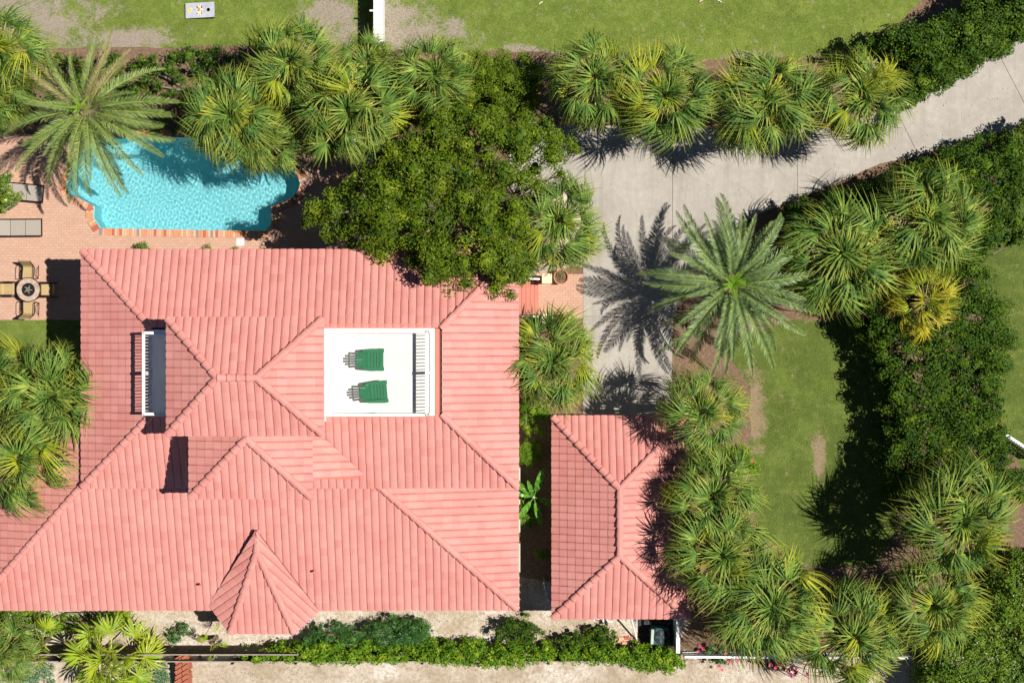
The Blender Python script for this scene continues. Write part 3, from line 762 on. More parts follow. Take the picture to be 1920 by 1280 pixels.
def pillar(px, py, label):
    z = 1.15; c = P(px, py, z); o = empty('gate_pillar', (c.x, c.y, 0), 0, label, 'pillar', 'cream capped pillars at the brick path')
    MB().box(-.16, .16, -.16, .16, 0.02, z - .08).obj('shaft', MT['wall'], o)
    MB().box(-.20, .20, -.20, .20, z - .079, z).obj('cap', MT['cap'], o, bevel=.012)
pillar(1025.5, 522, 'cream square pillar on the north side of the brick path')
pillar(1025.5, 597, 'cream square pillar on the south side of the brick path, half under a palm')

# ------------------------------------------------------------------ foliage generator
def leaves_np(clumps, dens, size, aspect, up, seed, inner=0.35):
    g = np.random.default_rng(seed)
    Cs, Ns = [], []
    for (c, r) in clumps:
        A = 4 * math.pi * (((r[0] * r[1]) ** 1.6 + (r[0] * r[2]) ** 1.6 + (r[1] * r[2]) ** 1.6) / 3) ** (1 / 1.6)
        k = max(6, int(A * dens * 0.95))
        d = g.normal(size=(k, 3)); d /= np.linalg.norm(d, axis=1)[:, None]
        d[:, 2] = np.where(d[:, 2] < -0.35, -d[:, 2], d[:, 2])
        s = 1.02 - inner * g.random(k) ** 1.5 + 0.10 * g.normal(size=k) * (g.random(k) < .25)
        Cs.append(np.array(c) + d * s[:, None] * np.array(r)); Ns.append(d)
    C = np.concatenate(Cs); N = np.concatenate(Ns); k = len(C)
    C[:, 2] = np.maximum(C[:, 2], 0.03)
    N = N * 0.6 + g.normal(size=(k, 3)) * 0.55 + np.array([0, 0, up]); N /= np.linalg.norm(N, axis=1)[:, None]
    T = np.cross(N, g.normal(size=(k, 3))); T /= np.linalg.norm(T, axis=1)[:, None]
    B = np.cross(N, T)
    L = size * g.uniform(.65, 1.35, (k, 1)); Wd = L * aspect
    f = N * Wd * .25
    V = np.stack([C - T * L / 2, C - B * Wd / 2 + f, C + T * L / 2, C + B * Wd / 2 + f], 1).reshape(-1, 3)
    Q = np.arange(4 * k).reshape(k, 4)
    return V, Q
def poly_clumps(poly, ztop, spacing, rr, seed, zmin=0.3, edge=0.9, flat=0.75, bump=0.35):
    """ellipsoid leaf clumps filling the plan outline (pixels, as seen at the top of the plant)"""
    g = random.Random(seed); pts = [P(px, py, ztop * .85) for px, py in poly]
    xs = [p.x for p in pts]; ys = [p.y for p in pts]; out = []; placed = []
    tries = int((max(xs) - min(xs)) * (max(ys) - min(ys)) / spacing ** 2 * 9)
    for _ in range(tries):
        x = g.uniform(min(xs), max(xs)); y = g.uniform(min(ys), max(ys))
        if not inside(x, y, pts): continue
        if any((x - a) ** 2 + (y - b) ** 2 < spacing ** 2 for a, b in placed): continue
        placed.append((x, y))
        de = min(((Vector((x, y)) - Vector((a.x, a.y)) - (Vector((b.x, b.y)) - Vector((a.x, a.y))) * max(0, min(1, (Vector((x - a.x, y - a.y))).dot(Vector((b.x - a.x, b.y - a.y))) / max(1e-6, (b - a).length_squared)))).length)
                 for a, b in zip(pts, pts[1:] + pts[:1]))
        r = g.uniform(*rr); k = min(1, (de + .15) / edge)
        h = ztop * (0.62 + 0.38 * k ** .6) + g.uniform(-bump, .12) - r * flat
        h = max(h, min(.3, r * .6))
        r = min(r, de + .18)
        out.append(((x, y, h), (r, r * g.uniform(.8, 1.2), r * flat)))
        z = h - r * 1.2
        while z > zmin and de < edge * 1.1:
            out.append(((x + g.uniform(-.2, .2), y + g.uniform(-.2, .2), z), (r * .9, r * .9, r * .8))); z -= r * 1.3
    return out
def plant(name, label, cat, poly, ztop, mat, seed, spacing=.42, rr=(.32, .55), dens=130, size=.085, aspect=.5, up=.6, trunk=True, group=None, wood=None, **kw):
    cl = poly_clumps(poly, ztop, spacing, rr, seed, **kw)
    if not cl: return None
    cx = sum(c[0][0] for c in cl) / len(cl); cy = sum(c[0][1] for c in cl) / len(cl)
    o = empty(name, (cx, cy, 0), 0, label, cat, group)
    core = MB()
    for c, r in cl:
        for_ = [(0, 0, -1)] + [(math.cos(a_) * math.cos(b_), math.sin(a_) * math.cos(b_), math.sin(b_)) for b_ in (-.5, .5) for a_ in [i * 1.0472 + (b_ > 0) * .52 for i in range(6)]] + [(0, 0, 1)]
        q_ = [(c[0] - cx + v[0] * r[0] * .60 * rnd.uniform(.8, 1.1), c[1] - cy + v[1] * r[1] * .60 * rnd.uniform(.8, 1.1), max(.02, c[2] - .10 + v[2] * r[2] * .52)) for v in for_]
        core.add(q_, [(0, 1 + (i + 1) % 6, 1 + i) for i in range(6)] + [f for i in range(6) for f in ((1 + i, 1 + (i + 1) % 6, 7 + i), (1 + (i + 1) % 6, 7 + (i + 1) % 6, 7 + i))] + [(7 + i, 7 + (i + 1) % 6, 13) for i in range(6)])
    tag(core.obj('inner_foliage', mat, o), kind='stuff')
    cl2 = [((c[0] - cx, c[1] - cy, c[2]), r) for c, r in cl]
    V, Q = leaves_np(cl2, dens, size, aspect, up, seed)
    tag(link('foliage', mesh_np('foliage', V, Q, mat), o), kind='stuff')
    if trunk:
        g = random.Random(seed); ws_ = {}
        sel = g.sample(cl2, min(len(cl2), 14 if ztop < 4 else 30))
        stems = max(1, int(len(cl2) / 40)) if ztop < 4 else 1
        bases = [Vector((0, 0, 0))] if stems == 1 else [Vector((c[0][0], c[0][1], 0)) for c in g.sample(cl2, stems)]
        for c, r in sel:
            b_ = min(bases, key=lambda q: (q.x - c[0]) ** 2 + (q.y - c[1]) ** 2)
            e = Vector(c); mid = b_.lerp(e, .45) + Vector((g.uniform(-.2, .2), g.uniform(-.2, .2), .25 * e.z))
            ws_.setdefault(tuple(b_), MB()).tube([b_, mid, e], .07 if ztop < 4 else .16, 6, .015)
        for w in ws_.values(): w.obj('trunk', wood or MT['branch'], o)
    return o
OAK = [(556, 405), (565, 378), (600, 352), (640, 330), (680, 305), (700, 285), (735, 262), (770, 240), (800, 200), (835, 190), (880, 196), (930, 186), (975, 190), (1010, 200), (1040, 222), (1070, 245), (1090, 275),
       (1080, 305), (1050, 318), (1012, 300), (1012, 330), (1000, 352), (982, 380), (985, 420), (995, 460), (1008, 500), (1000, 540), (960, 556), (925, 548), (890, 545), (850, 562), (800, 562), (775, 535), (765, 505), (735, 480), (700, 488), (672, 455), (635, 458), (628, 440), (590, 432)]
oak = plant('oak_tree', 'spreading dark green oak overhanging the north edge of the house roof', 'tree', OAK, 8.0, MT['oak'], 11, .54, (.32, .66), 95, .10, .5, .5, zmin=4.3, edge=1.6, bump=.9)
plant('evergreen_shrub', 'dark shrub on the pool side strip behind the oak, east of the partly hidden palm', 'shrub', [(760, 170), (800, 110), (870, 92), (1000, 100), (1020, 150), (1000, 196), (900, 200), (830, 200), (790, 230)], 3.2, MT['oak'], 12, .42, (.3, .5), 120, .08)
plant('evergreen_shrub', 'straggly dark hedge between the lawn and the pool behind the left date palm', 'shrub', [(80, 104), (180, 96), (260, 104), (330, 92), (420, 86), (470, 92), (460, 150), (380, 160), (330, 175), (200, 185), (60, 190), (40, 150)], 1.4, MT['hedge'], 13, .44, (.2, .40), 70, .10)
plant('evergreen_shrub', 'dark low shrub filling the shade between the pool and the far palms', 'shrub', [(60, 190), (330, 178), (430, 170), (620, 120), (700, 92), (760, 110), (740, 230), (560, 300), (520, 296), (440, 250), (340, 245), (200, 240), (40, 235)], 1.0, MT['hedge'], 14, .5, (.2, .42), 60, .10)
plant('hedge', 'dark green leafy trees at the top right corner beside the drive', 'hedge', [(1600, 92), (1650, 62), (1700, 38), (1790, 22), (1870, -40), (2020, -90), (2040, 20), (1960, 40), (1925, 72), (1880, 88), (1840, 118), (1800, 142), (1745, 162), (1722, 190), (1708, 180), (1695, 130), (1660, 80)], 3.6, MT['hedge'], 15, .44, (.32, .58), 95, .105)
plant('hedge', 'long tall dark hedge on the right, between the drive and the shaded lawn', 'hedge', [(1490, 385), (1560, 362), (1650, 335), (1720, 312), (1780, 282), (1860, 252), (1960, 215), (1960, 440), (1890, 445), (1860, 480), (1870, 540), (1905, 580), (1915, 650), (1890, 700), (1880, 760), (1895, 800), (1902, 860), (1935, 900), (1930, 950), (1700, 955), (1670, 920), (1662, 860), (1672, 800), (1664, 720), (1650, 640), (1600, 590), (1480, 480)], 3.0, MT['hedge'], 16, .48, (.34, .60), 95, .105)
plant('hedge', 'bright green shrub mass in the bottom right corner', 'hedge', [(1745, 1240), (1760, 1215), (1830, 1180), (1850, 1130), (1870, 1080), (1900, 1050), (1990, 1040), (2000, 1330), (1740, 1330)], 3.0, MT['limeleaf'], 17, .42, (.3, .55), 95, .10)
plant('shrub', 'leafy shrub between the small palm and the garage corner, by the house wall', 'shrub', [(971, 755), (990, 745), (1012, 755), (1038, 765), (1042, 780), (1012, 788), (1008, 812), (977, 812)], 1.6, MT['vine'], 18, .24, (.16, .26), 220, .05)
plant('shrub', 'round clipped green shrub against the house wall', 'shrub', [(975, 838), (984, 829), (1002, 829), (1011, 840), (1011, 860), (1000, 870), (984, 870), (974, 858)], 1.0, MT['vine'], 19, .14, (.12, .18), 520, .035, bump=.05)
plant('shrub', 'low green plant in the shaded gap between house and garage', 'shrub', [(1000, 1040), (1020, 1030), (1032, 1040), (1020, 1052)], .5, MT['vine'], 20, .16, (.12, .2), 150, .08)
plant('shrub', 'bushy clump at the foot of the banana plant', 'shrub', [(974, 945), (1000, 940), (1008, 975), (985, 992), (972, 975)], .8, MT['vine'], 21, .2, (.14, .24), 200, .07)
plant('hibiscus_bush', 'hibiscus bush with a few coral flowers behind the garage', 'bush', [(1285, 872), (1320, 850), (1370, 845), (1400, 838), (1412, 860), (1420, 880), (1380, 888), (1330, 895), (1290, 885)], 2.0, MT['vine'], 22, .26, (.2, .32), 130, .075)
plant('shrub', 'green vine covered hedge along the bottom fence', 'hedge', [(496, 1228), (540, 1214), (640, 1208), (760, 1218), (820, 1213), (930, 1221), (1000, 1220), (1100, 1219), (1180, 1222), (1255, 1226), (1282, 1236), (1284, 1252), (1262, 1264), (1210, 1254), (1130, 1246), (1040, 1238), (1000, 1240), (940, 1254), (890, 1246), (760, 1243), (620, 1243), (500, 1240), (440, 1234)], 1.9, MT['vine'], 23, .25, (.16, .3), 120, .09, zmin=.1)
plant('oleander_bush', 'long leaved oleander bush south of the house, the larger of two', 'bush', [(702, 1178), (740, 1172), (790, 1174), (806, 1186), (800, 1202), (750, 1212), (705, 1206), (690, 1186)], 2.0, MT['oleander'], 24, .26, (.2, .34), 110, .15, .16)
plant('oleander_bush', 'smaller oleander bush beside the bay roof', 'bush', [(568, 1204), (592, 1188), (632, 1180), (672, 1186), (690, 1200), (660, 1212), (600, 1215)], 1.6, MT['oleander'], 25, .26, (.2, .3), 100, .13, .2)
plant('shrub', 'dark round bush south of the house corner', 'bush', [(936, 1190), (948, 1174), (985, 1170), (1008, 1178), (1012, 1195), (990, 1210), (950, 1208)], 1.7, MT['hedge'], 26, .24, (.18, .3), 150, .07)
plant('shrub', 'loose dark shrub in front of the garage by the bricks', 'bush', [(1040, 1200), (1080, 1190), (1120, 1184), (1150, 1190), (1152, 1210), (1100, 1216), (1040, 1214)], 1.3, MT['hedge'], 27, .24, (.16, .28), 110, .08)
plant('shrub', 'small sparse shrub near the bay roof and the wooden fence', 'bush', [(308, 1180), (345, 1172), (352, 1196), (330, 1208), (312, 1200)], .9, MT['oleander'], 28, .2, (.12, .22), 130, .06)
plant('shrub', 'dark undergrowth along the house wall at bottom left', 'bush', [(-60, 1144), (80, 1146), (130, 1160), (190, 1150), (232, 1146), (240, 1170), (200, 1185), (100, 1190), (40, 1200), (-60, 1200)], .9, MT['vine'], 29, .3, (.18, .34), 90, .08)
plant('ground_cover', 'pale green succulent ground cover below the fan palms', 'plant', [(30, 1252), (90, 1248), (98, 1275), (110, 1300), (20, 1300)], .45, MT['succ'], 30, .2, (.15, .25), 180, .06, trunk=False)
plant('ground_cover', 'pale green succulent mound beside the red brick pile', 'plant', [(286, 1246), (306, 1244), (312, 1270), (318, 1310), (250, 1310), (270, 1262)], .45, MT['succ'], 31, .2, (.15, .25), 180, .06, trunk=False)
plant('citrus_shrub', 'bright lime green shrub at the left edge beside the loungers', 'shrub', [(-60, 318), (-4, 320), (2, 342), (12, 362), (4, 382), (-8, 392), (-60, 400)], 2.2, MT['limeleaf'], 32, .28, (.2, .34), 160, .06)
plant('bougainvillea', 'straggly bougainvillea with pink flowers over the white fence', 'bush', [(1320, 1224), (1345, 1214), (1372, 1230), (1378, 1248), (1352, 1252), (1330, 1240)], 1.3, MT['oleander'], 33, .24, (.12, .22), 60, .06)
plant('shrub', 'maroon leaved plant below the right hand palms', 'shrub', [(1426, 1246), (1450, 1236), (1478, 1244), (1470, 1258), (1440, 1256)], .6, MT['redleaf'], 34, .2, (.1, .18), 70, .08)
for (px_, py_, w_, lb) in ((262, 466, 18, 'longest green plant peeking past the north eave by the pool'), (385, 469, 10, 'small green plant tuft peeking past the north eave'), (437, 470, 7, 'tiniest green tuft at the north eave')):
    plant('potted_plant', lb, 'plant', [(px_ - w_, py_ + 8), (px_ - w_ * .6, py_ - 3), (px_, py_ - 6), (px_ + w_ * .8, py_ - 2), (px_ + w_, py_ + 8)], .9, MT['limeleaf'], 40 + px_, .12, (.1, .16), 260, .06)

# ------------------------------------------------------------------ palms
def fan_leaf(seed, n_seg, pet, blade, span, join, mat, droop=.35, hang=.25, wfac=1.0):
    g = random.Random(seed); V = []; Q = []; A = []
    def strip(pts, ws, nrm, tones, fold=.25):
        o = len(V)
        for p, w, t in zip(pts, ws, tones):
            s_ = nrm
            V.append(p - s_ * w); V.append(p + Vector((0, 0, w * fold))); V.append(p + s_ * w); A.extend([t] * 3)
        for i in range(len(pts) - 1):
            a = o + i * 3; Q.append((a, a + 1, a + 4, a + 3)); Q.append((a + 1, a + 2, a + 5, a + 4))
    # petiole
    pp = [Vector((pet * t, 0, .10 * math.sin(t * 2.2) * pet)) for t in (0, .35, .7, 1.0)]
    hub = pp[-1]
    strip(pp, (.030, .022, .018, .016), Vector((0, 1, 0)), (0, 0, .0, 0), .8)
    sp = R(span)
    for i in range(n_seg):
        th = -sp + 2 * sp * i / (n_seg - 1) + g.uniform(-.015, .015)
        L = blade * (.72 + .28 * math.cos(th * .75)) * g.uniform(.78, 1.10); bend = g.gauss(0, .10); lift_ = g.gauss(.02, .09)
        d = Vector((math.cos(th), math.sin(th), 0)); s_ = Vector((-math.sin(th), math.cos(th), 0))
        wj = L * join * math.tan(sp / (n_seg - 1)) * 1.02 * wfac
        pts, ws, ts = [], [], []
        dr = droop * g.uniform(.6, 1.5)
        for t in (0.02, join * .6, join, join + (1 - join) * .55, 1.0):
            z = -hang * blade * (math.sin(th) ** 2) * t - dr * L * max(0, t - .35) ** 2 * 1.6 - .22 * L * t * t * max(0, math.cos(th))
            pts.append(hub + d * (L * t * (1 - .12 * dr * t)) + Vector((0, 0, z + lift_ * L * t)) + s_ * (bend * L * t * t))
            ws.append(max(.002, wj * t / join if t <= join else wj * (1 - ((t - join) / (1 - join)) ** 1.55) + .002)); ts.append(max(0, t - .1))
        strip(pts, ws, s_, ts, .45)
    me = mesh_np('leaf', [tuple(v) for v in V], Q, mat, A)
    me.materials.append(MT['rachis'])
    me.polygons.foreach_set('material_index', [1] * 6 + [0] * (len(Q) - 6)); return me
def pinnate_leaf(seed, L, mat, n=52, ll=.42, arch=.55, wid=.021):
    g = random.Random(seed); V = []; Q = []; A = []
    side = g.uniform(-.06, .06)
    def at(t):
        return Vector((L * t * (1 - .10 * t * t), L * side * t * t, L * (.28 * t - arch * t * t)))
    o = 0; m_ = 9
    for i in range(m_):
        t = i / (m_ - 1); p = at(t); w = .014 * (1 - t) + .004
        V.extend([p + Vector((0, -w, .012)), p + Vector((0, 0, .03)), p + Vector((0, w, .012))]); A.extend([.62, .62, .62])
    for i in range(m_ - 1):
        a = i * 3; Q.append((a, a + 1, a + 4, a + 3)); Q.append((a + 1, a + 2, a + 5, a + 4))
    for i in range(n):
        t = .10 + .90 * i / (n - 1); p = at(t); dt = (at(min(1, t + .02)) - at(t - .02)).normalized()
        ln = ll * (min(1, (t - .04) / .16) * max(0, 1 - t) ** .58 * 1.2 + .10)
        for sgn in (-1, 1):
            sw = R(g.uniform(44, 58) - 24 * t)   # angle from the stalk
            up_ = g.uniform(.25, .75)
            d = (dt * math.cos(sw) + Vector((0, sgn, 0)) * math.sin(sw) + Vector((0, 0, up_))).normalized()
            tip = p + d * ln + Vector((0, 0, -.10 * ln)); mid = p + d * ln * .5 + Vector((0, 0, .03))
            w = dt * wid; q = len(V)
            V.extend([p - w * .5, p + w * .5, mid + w * .8, mid - w * .8, tip]); A.extend([.1, .1, .25, .25, .5 + .5 * t])
            Q.append((q, q + 1, q + 2, q + 3)); Q.append((q + 3, q + 2, q + 4, q + 4))
    Q2 = [f for f in Q if f[2] != f[3]]; Tt = [f[:3] for f in Q if f[2] == f[3]]
    me = bpy.data.meshes.new('leaf'); me.from_pydata([tuple(v) for v in V], [], Q2 + Tt); me.update()
    a = me.attributes.new('tone', 'FLOAT', 'POINT'); a.data.foreach_set('value', A)
    me.materials.append(mat); me.materials.append(MT['rachis'])
    mi = [0] * len(me.polygons); mi[:16] = [1] * 16
    me.polygons.foreach_set('material_index', mi); return me
def spray(seed, mat, L=.9, n=150):
    g = random.Random(seed); V = []; Q = []
    for i in range(n):
        t = g.uniform(.25, 1); p = Vector((L * t, g.gauss(0, .12) * t, -.25 * L * t * t + g.gauss(0, .05)))
        a = g.uniform(0, 6.28); d = Vector((math.cos(a) * .6 + .5, math.sin(a), g.uniform(-.4, .3))).normalized(); l = g.uniform(.06, .15)
        s_ = Vector((-d.y, d.x, .2)).normalized() * .007; o = len(V)
        V.extend([p - s_, p + s_, p + d * l + s_, p + d * l - s_]); Q.append((o, o + 1, o + 2, o + 3))
    for k in range(4):
        a = Vector((L * k / 4, 0, -.25 * L * (k / 4) ** 2)); b_ = Vector((L * (k + 1) / 4, 0, -.25 * L * ((k + 1) / 4) ** 2)); o = len(V)
        w = Vector((0, .012, 0)); V.extend([a - w, a + w, b_ + w, b_ - w]); Q.append((o, o + 1, o + 2, o + 3))
    return mesh_np('flower_spray', [tuple(v) for v in V], Q, mat)
def sab(mk, k):
    return ([fan_leaf(k + i, 26, .92, .72, 112, .34, MT[mk], .6 + .22 * i, .22 + .10 * i, 1.08) for i in range(4)],
            [fan_leaf(k + 50 + i, 18, .36, .70, 85, .40, MT[mk], .5 + .2 * i, .15, 1.0) for i in range(3)])
SAB, SABY = sab('fsabal', 50)
SAB2, SABY2 = sab('fsabal2', 250)
DEAD = [fan_leaf(350 + i, 20, .80, .60, 90, .3, MT['fdead'], 1.2, .5, .8) for i in range(2)]
YEL = [fan_leaf(60 + i, 20, .72, .62, 100, .34, MT['fyellow'], .5 + .2 * i, .2, 1.1) for i in range(3)]
BRI = [fan_leaf(70 + i, 34, .70, .46, 140, .62, MT['fbright'], .25, .35) for i in range(3)]
DAT = [pinnate_leaf(80 + i, 3.05, MT['fdate'], 56, .38, .56, .0265) for i in range(4)]
DOL = [pinnate_leaf(90 + i, 3.05, MT['fdateold'], 54, .38, .52, .026) for i in range(4)]
DBR = [pinnate_leaf(95 + i, 3.05, MT['fdbrown'], 44, .34, .45, .022) for i in range(2)]
BUD = pinnate_leaf(99, 1.1, MT['bud'], 22, .20, .3, .03)
SPR = [spray(1, MT['flower']), spray(2, MT['dryflower'])]
palm_n = [0]
def trunk_mesh(h, r, seed):
    g = random.Random(seed); w = MB(); k = 12; prof = []
    for i in range(k + 1):
        z = h * i / k; prof.append((r * (1.25 if i == 0 else 1 + .12 * (i % 2)) * (1.35 if i > k - 3 else 1), z))
    w.lathe(prof, 12); return w.me('trunk', MT['bark'])
def palm(px, py, rpx, z, label, kind='sabal', seed=None, nleaf=38, cat='palm tree', group=None, sprays=(), bias=None, name=None):
    palm_n[0] += 1; seed = seed or palm_n[0]; g = random.Random(seed * 13 + 5)
    c = P(px, py, z); root = empty(name or {'sabal': 'cabbage_palm', 'yellow': 'cabbage_palm', 'bright': 'fan_palm', 'date': 'date_palm', 'dateold': 'date_palm'}[kind], (c.x, c.y, 0), 0, label, cat, group)
    tr_ = .16 if kind != 'date' and kind != 'dateold' else .34
    link('trunk', trunk_mesh(z - .05, tr_ if z > 1.2 else .09, seed), root)
    R_ = rpx * (H - z) / F
    sets = {'sabal': (SAB, 1.56), 'yellow': (YEL, 1.28), 'bright': (BRI, 1.15), 'date': (DAT, 2.85), 'dateold': (DOL, 2.85)}
    ms, nat = sets[kind]; sc = R_ / nat; yprob = g.uniform(.03, .26)
    for i in range(nleaf):
        f = (i + .5) / nleaf                      # 0 = youngest, upright; 1 = oldest, hanging
        az = i * 2.39996 + g.uniform(-.25, .25)
        if kind in ('date', 'dateold'):
            el = 68 - 92 * f ** .8 + g.uniform(-6, 6); el = el - 5
            s_ = sc * (.62 + .40 * min(1, f * 2.2)) * g.uniform(.9, 1.06); roll = g.uniform(-.35, .35)
        else:
            el = 80 - 112 * f ** 1.1 + g.uniform(-16, 16)
            s_ = sc * (.88 + .14 * min(1, f * 2)) * g.uniform(.86, 1.12); roll = g.gauss(0, .7)
        if bias: az, s_, el = bias(az, s_, el, g)
        m4 = (Matrix.Translation((0, 0, z + g.uniform(-.12, .05) - .25 * f)) @ Matrix.Rotation(az, 4, 'Z') @ Matrix.Translation((tr_ * .5, 0, 0)) @
              Matrix.Rotation(-R(el), 4, 'Y') @ Matrix.Rotation(roll, 4, 'X') @ Matrix.Scale(s_, 4))
        if kind == 'sabal':
            yel = g.random() < yprob * (.4 + f)
            pick = (SABY2 if yel else SABY) if f < .3 else (SAB2 if yel else SAB)
            if f > .95 and g.random() < .6: pick = DEAD
            link('leaf', g.choice(pick), root, m4)
        elif kind == 'dateold' and math.sin(az) > .35 and g.random() < .5: link('leaf', g.choice(DBR), root, m4)
        elif kind == 'yellow' and g.random() < .35: link('leaf', g.choice(SAB2), root, m4 @ Matrix.Scale(.76, 4))
        else: link('leaf', g.choice(ms), root, m4)
    if kind in ('date', 'dateold'):
        for i in range(16 if kind == 'date' else 8):
            m4 = Matrix.Translation((0, 0, z + .5)) @ Matrix.Rotation(i * 2.4, 4, 'Z') @ Matrix.Rotation(-R(g.uniform(10, 60)), 4, 'Y') @ Matrix.Scale(g.uniform(.4, .75), 4)
            link('spear_leaf', BUD, root, m4)
    for (az, k, s_) in sprays:
        m4 = Matrix.Translation((0, 0, z + .12)) @ Matrix.Rotation(R(az), 4, 'Z') @ Matrix.Rotation(-R(12), 4, 'Y') @ Matrix.Scale(s_ * sc * 1.5, 4)
        tag(link('flower_spray', SPR[k], root, m4), kind='stuff')
    return root
PG = 'cabbage palms round the house'
for a in (
    (0, 95, 92, 4.0, 'cabbage palm cut by the left edge of the photo, beside the left date palm', 31, [(20, 0, .8)]),
    (-12, 175, 80, 3.8, 'second cabbage palm at the left edge, lower of the pair', 32, []),
    (432, 215, 98, 4.2, 'cabbage palm hanging over the middle of the pool', 33, [(60, 0, .9), (-70, 0, .8)]),
    (545, 118, 92, 4.4, 'northernmost cabbage palm between the pool and the lawn', 34, [(-20, 0, .8)]),
    (655, 212, 108, 4.6, 'large cabbage palm at the pool end whose hub touches the oak', 35, [(90, 0, .9), (150, 0, .7)]),
    (690, 118, 62, 4.0, 'cabbage palm at the foot of the white garden wall', 36, [(-80, 0, .9)]),
    (500, 262, 70, 3.5, 'low cabbage palm drooping over the pool between its taller neighbours', 37, []),
    (812, 140, 82, 4.2, 'sparse cabbage palm half hidden by dark shrubs, right of the white wall', 38, []),
    (1112, 148, 92, 4.3, 'first palm from the left in the row north of the drive', 39, [(200, 0, .8), (95, 0, .7)]),
    (1245, 178, 100, 4.3, 'second palm from the left in the row north of the drive', 40, [(60, 0, .7)]),
    (1432, 190, 108, 4.3, 'third palm from the left in the row north of the drive', 41, [(-60, 0, .7)]),
    (1612, 182, 98, 4.2, 'fourth and rightmost palm in the row north of the drive', 42, [(35, 0, .9), (75, 1, .8), (-75, 1, .9)]),
    (1045, 415, 95, 3.9, 'cabbage palm between the oak and the drive', 43, [(-100, 0, .9), (160, 0, .7)]),
    (1036, 674, 98, 4.2, 'cabbage palm with dry flower sprays south of the entrance path', 44, [(80, 0, 1), (185, 1, 1), (-95, 1, 1), (-60, 0, 1), (150, 0, .8)]),
    (1318, 772, 88, 4.5, 'round cabbage palm at the north east corner of the garage', 45, [(150, 0, .7), (-10, 0, .7)]),
    (1572, 478, 116, 4.3, 'large cabbage palm right of the green date palm', 46, [(20, 0, 1.1), (170, 1, .8), (-80, 0, .6)]),
    (1742, 415, 110, 4.2, 'large cabbage palm standing against the right hand hedge', 47, [(-40, 0, .8), (175, 1, .8)]),
    (1798, 972, 118, 4.3, 'cabbage palm in the lower right beside the hedge end', 48, [(195, 1, .8), (-60, 0, .6)]),
    (1750, 1135, 98, 4.0, 'cabbage palm between the corner shrubs and the lower row', 49, [(30, 0, .7), (200, 0, .6)]),
    (1595, 1190, 112, 4.2, 'cabbage palm at the bottom edge with pink flowers around it', 50, [(-20, 0, .8), (170, 1, .6)]),
    (1440, 1132, 116, 4.3, 'largest cabbage palm of the group beside the garage', 51, [(0, 0, .6), (190, 0, .5)]),
    (1352, 1035, 104, 4.3, 'middle cabbage palm leaning over the garage roof', 52, [(30, 0, .8), (-60, 0, .6)]),
    (1338, 930, 96, 4.1, 'cabbage palm behind the garage just south of the hibiscus', 53, [(-30, 1, .9), (160, 0, .5)]),
    (104, 745, 112, 4.2, 'tall cabbage palm leaning over the west eave of the house', 54, [(45, 0, .7), (20, 0, .6)]),
    (40, 858, 108, 4.2, 'cabbage palm over the lower west roof of the house', 55, [(90, 0, .8), (10, 1, .5)]),
    (-5, 715, 84, 3.6, 'cabbage palm at the left edge beside the terrace lawn', 56, []),
    (5, 1225, 66, 2.6, 'small cabbage palm cut by the bottom left edge', 57, []),
):
    palm(*a[:5], 'sabal', a[5], 60 if a[2] > 90 else 50, group=PG, sprays=a[6])
palm(1735, 563, 74, 3.4, 'small yellowing palm with orange leaf tips against the hedge', 'yellow', 58, 27, group=PG)
palm(205, 1232, 96, 1.6, 'bright green fan palm in front of the wooden fence', 'bright', 59, 24, group='bright green fan palms')
palm(75, 1208, 62, 1.2, 'smaller bright green fan palm with four leaves at bottom left', 'bright', 60, 7, group='bright green fan palms')
palm(396, 1203, 36, 1.0, 'tiny fan palm beside the bay roof', 'bright', 61, 6, group='bright green fan palms')
palm(1372, 532, 165, 4.4, 'big grey green date palm with a bright green heart beside the drive', 'date', 62, 54, group='date palms')
def lb(az, s_, el, g):
    d = math.cos(az - R(-75))
    return az, s_ * (1.0 + .10 * d), el - 4
palm(160, 205, 158, 5.0, 'sprawling olive date palm with browned upper fronds over the pool', 'dateold', 63, 48, group='date palms', bias=lb)
# banana plant
def banana_leaf(seed, L=.95, w=.13):
    V = []; Q = []; k = 8
    for i in range(k + 1):
        t = i / k; ww = w * math.sin(math.pi * min(1, .08 + t * .92)) ** .55 if t < 1 else .01
        p = Vector((.25 + L * t, 0, .30 * L * (t - 1.15 * t * t)))
        V += [p + Vector((0, -ww, .045 * math.sin(i * 2.3))), p + Vector((0, 0, -.03)), p + Vector((0, ww, .045 * math.cos(i * 2.9)))]
    for i in range(k):
        a = i * 3; Q += [(a, a + 1, a + 4, a + 3), (a + 1, a + 2, a + 5, a + 4)]
    o = len(V); V += [Vector((0, -.02, 0)), Vector((0, .02, 0)), Vector((.25, .02, 0)), Vector((.25, -.02, 0))]; Q.append((o, o + 1, o + 2, o + 3))
    return mesh_np('leaf', [tuple(v) for v in V], Q, MT['banana'])
bl = banana_leaf(1); c = P(1001, 932, 1.3)
bn = empty('banana_plant', (c.x, c.y, 0), 0, 'banana plant with broad green leaves in the gap between house and garage', 'banana plant')
MB().tube([(0, 0, 0), (.02, 0, .6), (0, 0, 1.25)], .07, 10, .04).obj('trunk', MT['sage'], bn)
for az, s_, el in ((72, 1.05, 12), (140, .95, 5), (168, .6, 20), (-20, .95, 0), (-75, 1.0, -5), (-125, .9, 5), (110, .7, 30)):
    link('leaf', bl, bn, Matrix.Translation((0, 0, 1.2)) @ Matrix.Rotation(R(az), 4, 'Z') @ Matrix.Rotation(-R(el), 4, 'Y') @ Matrix.Scale(s_, 4))

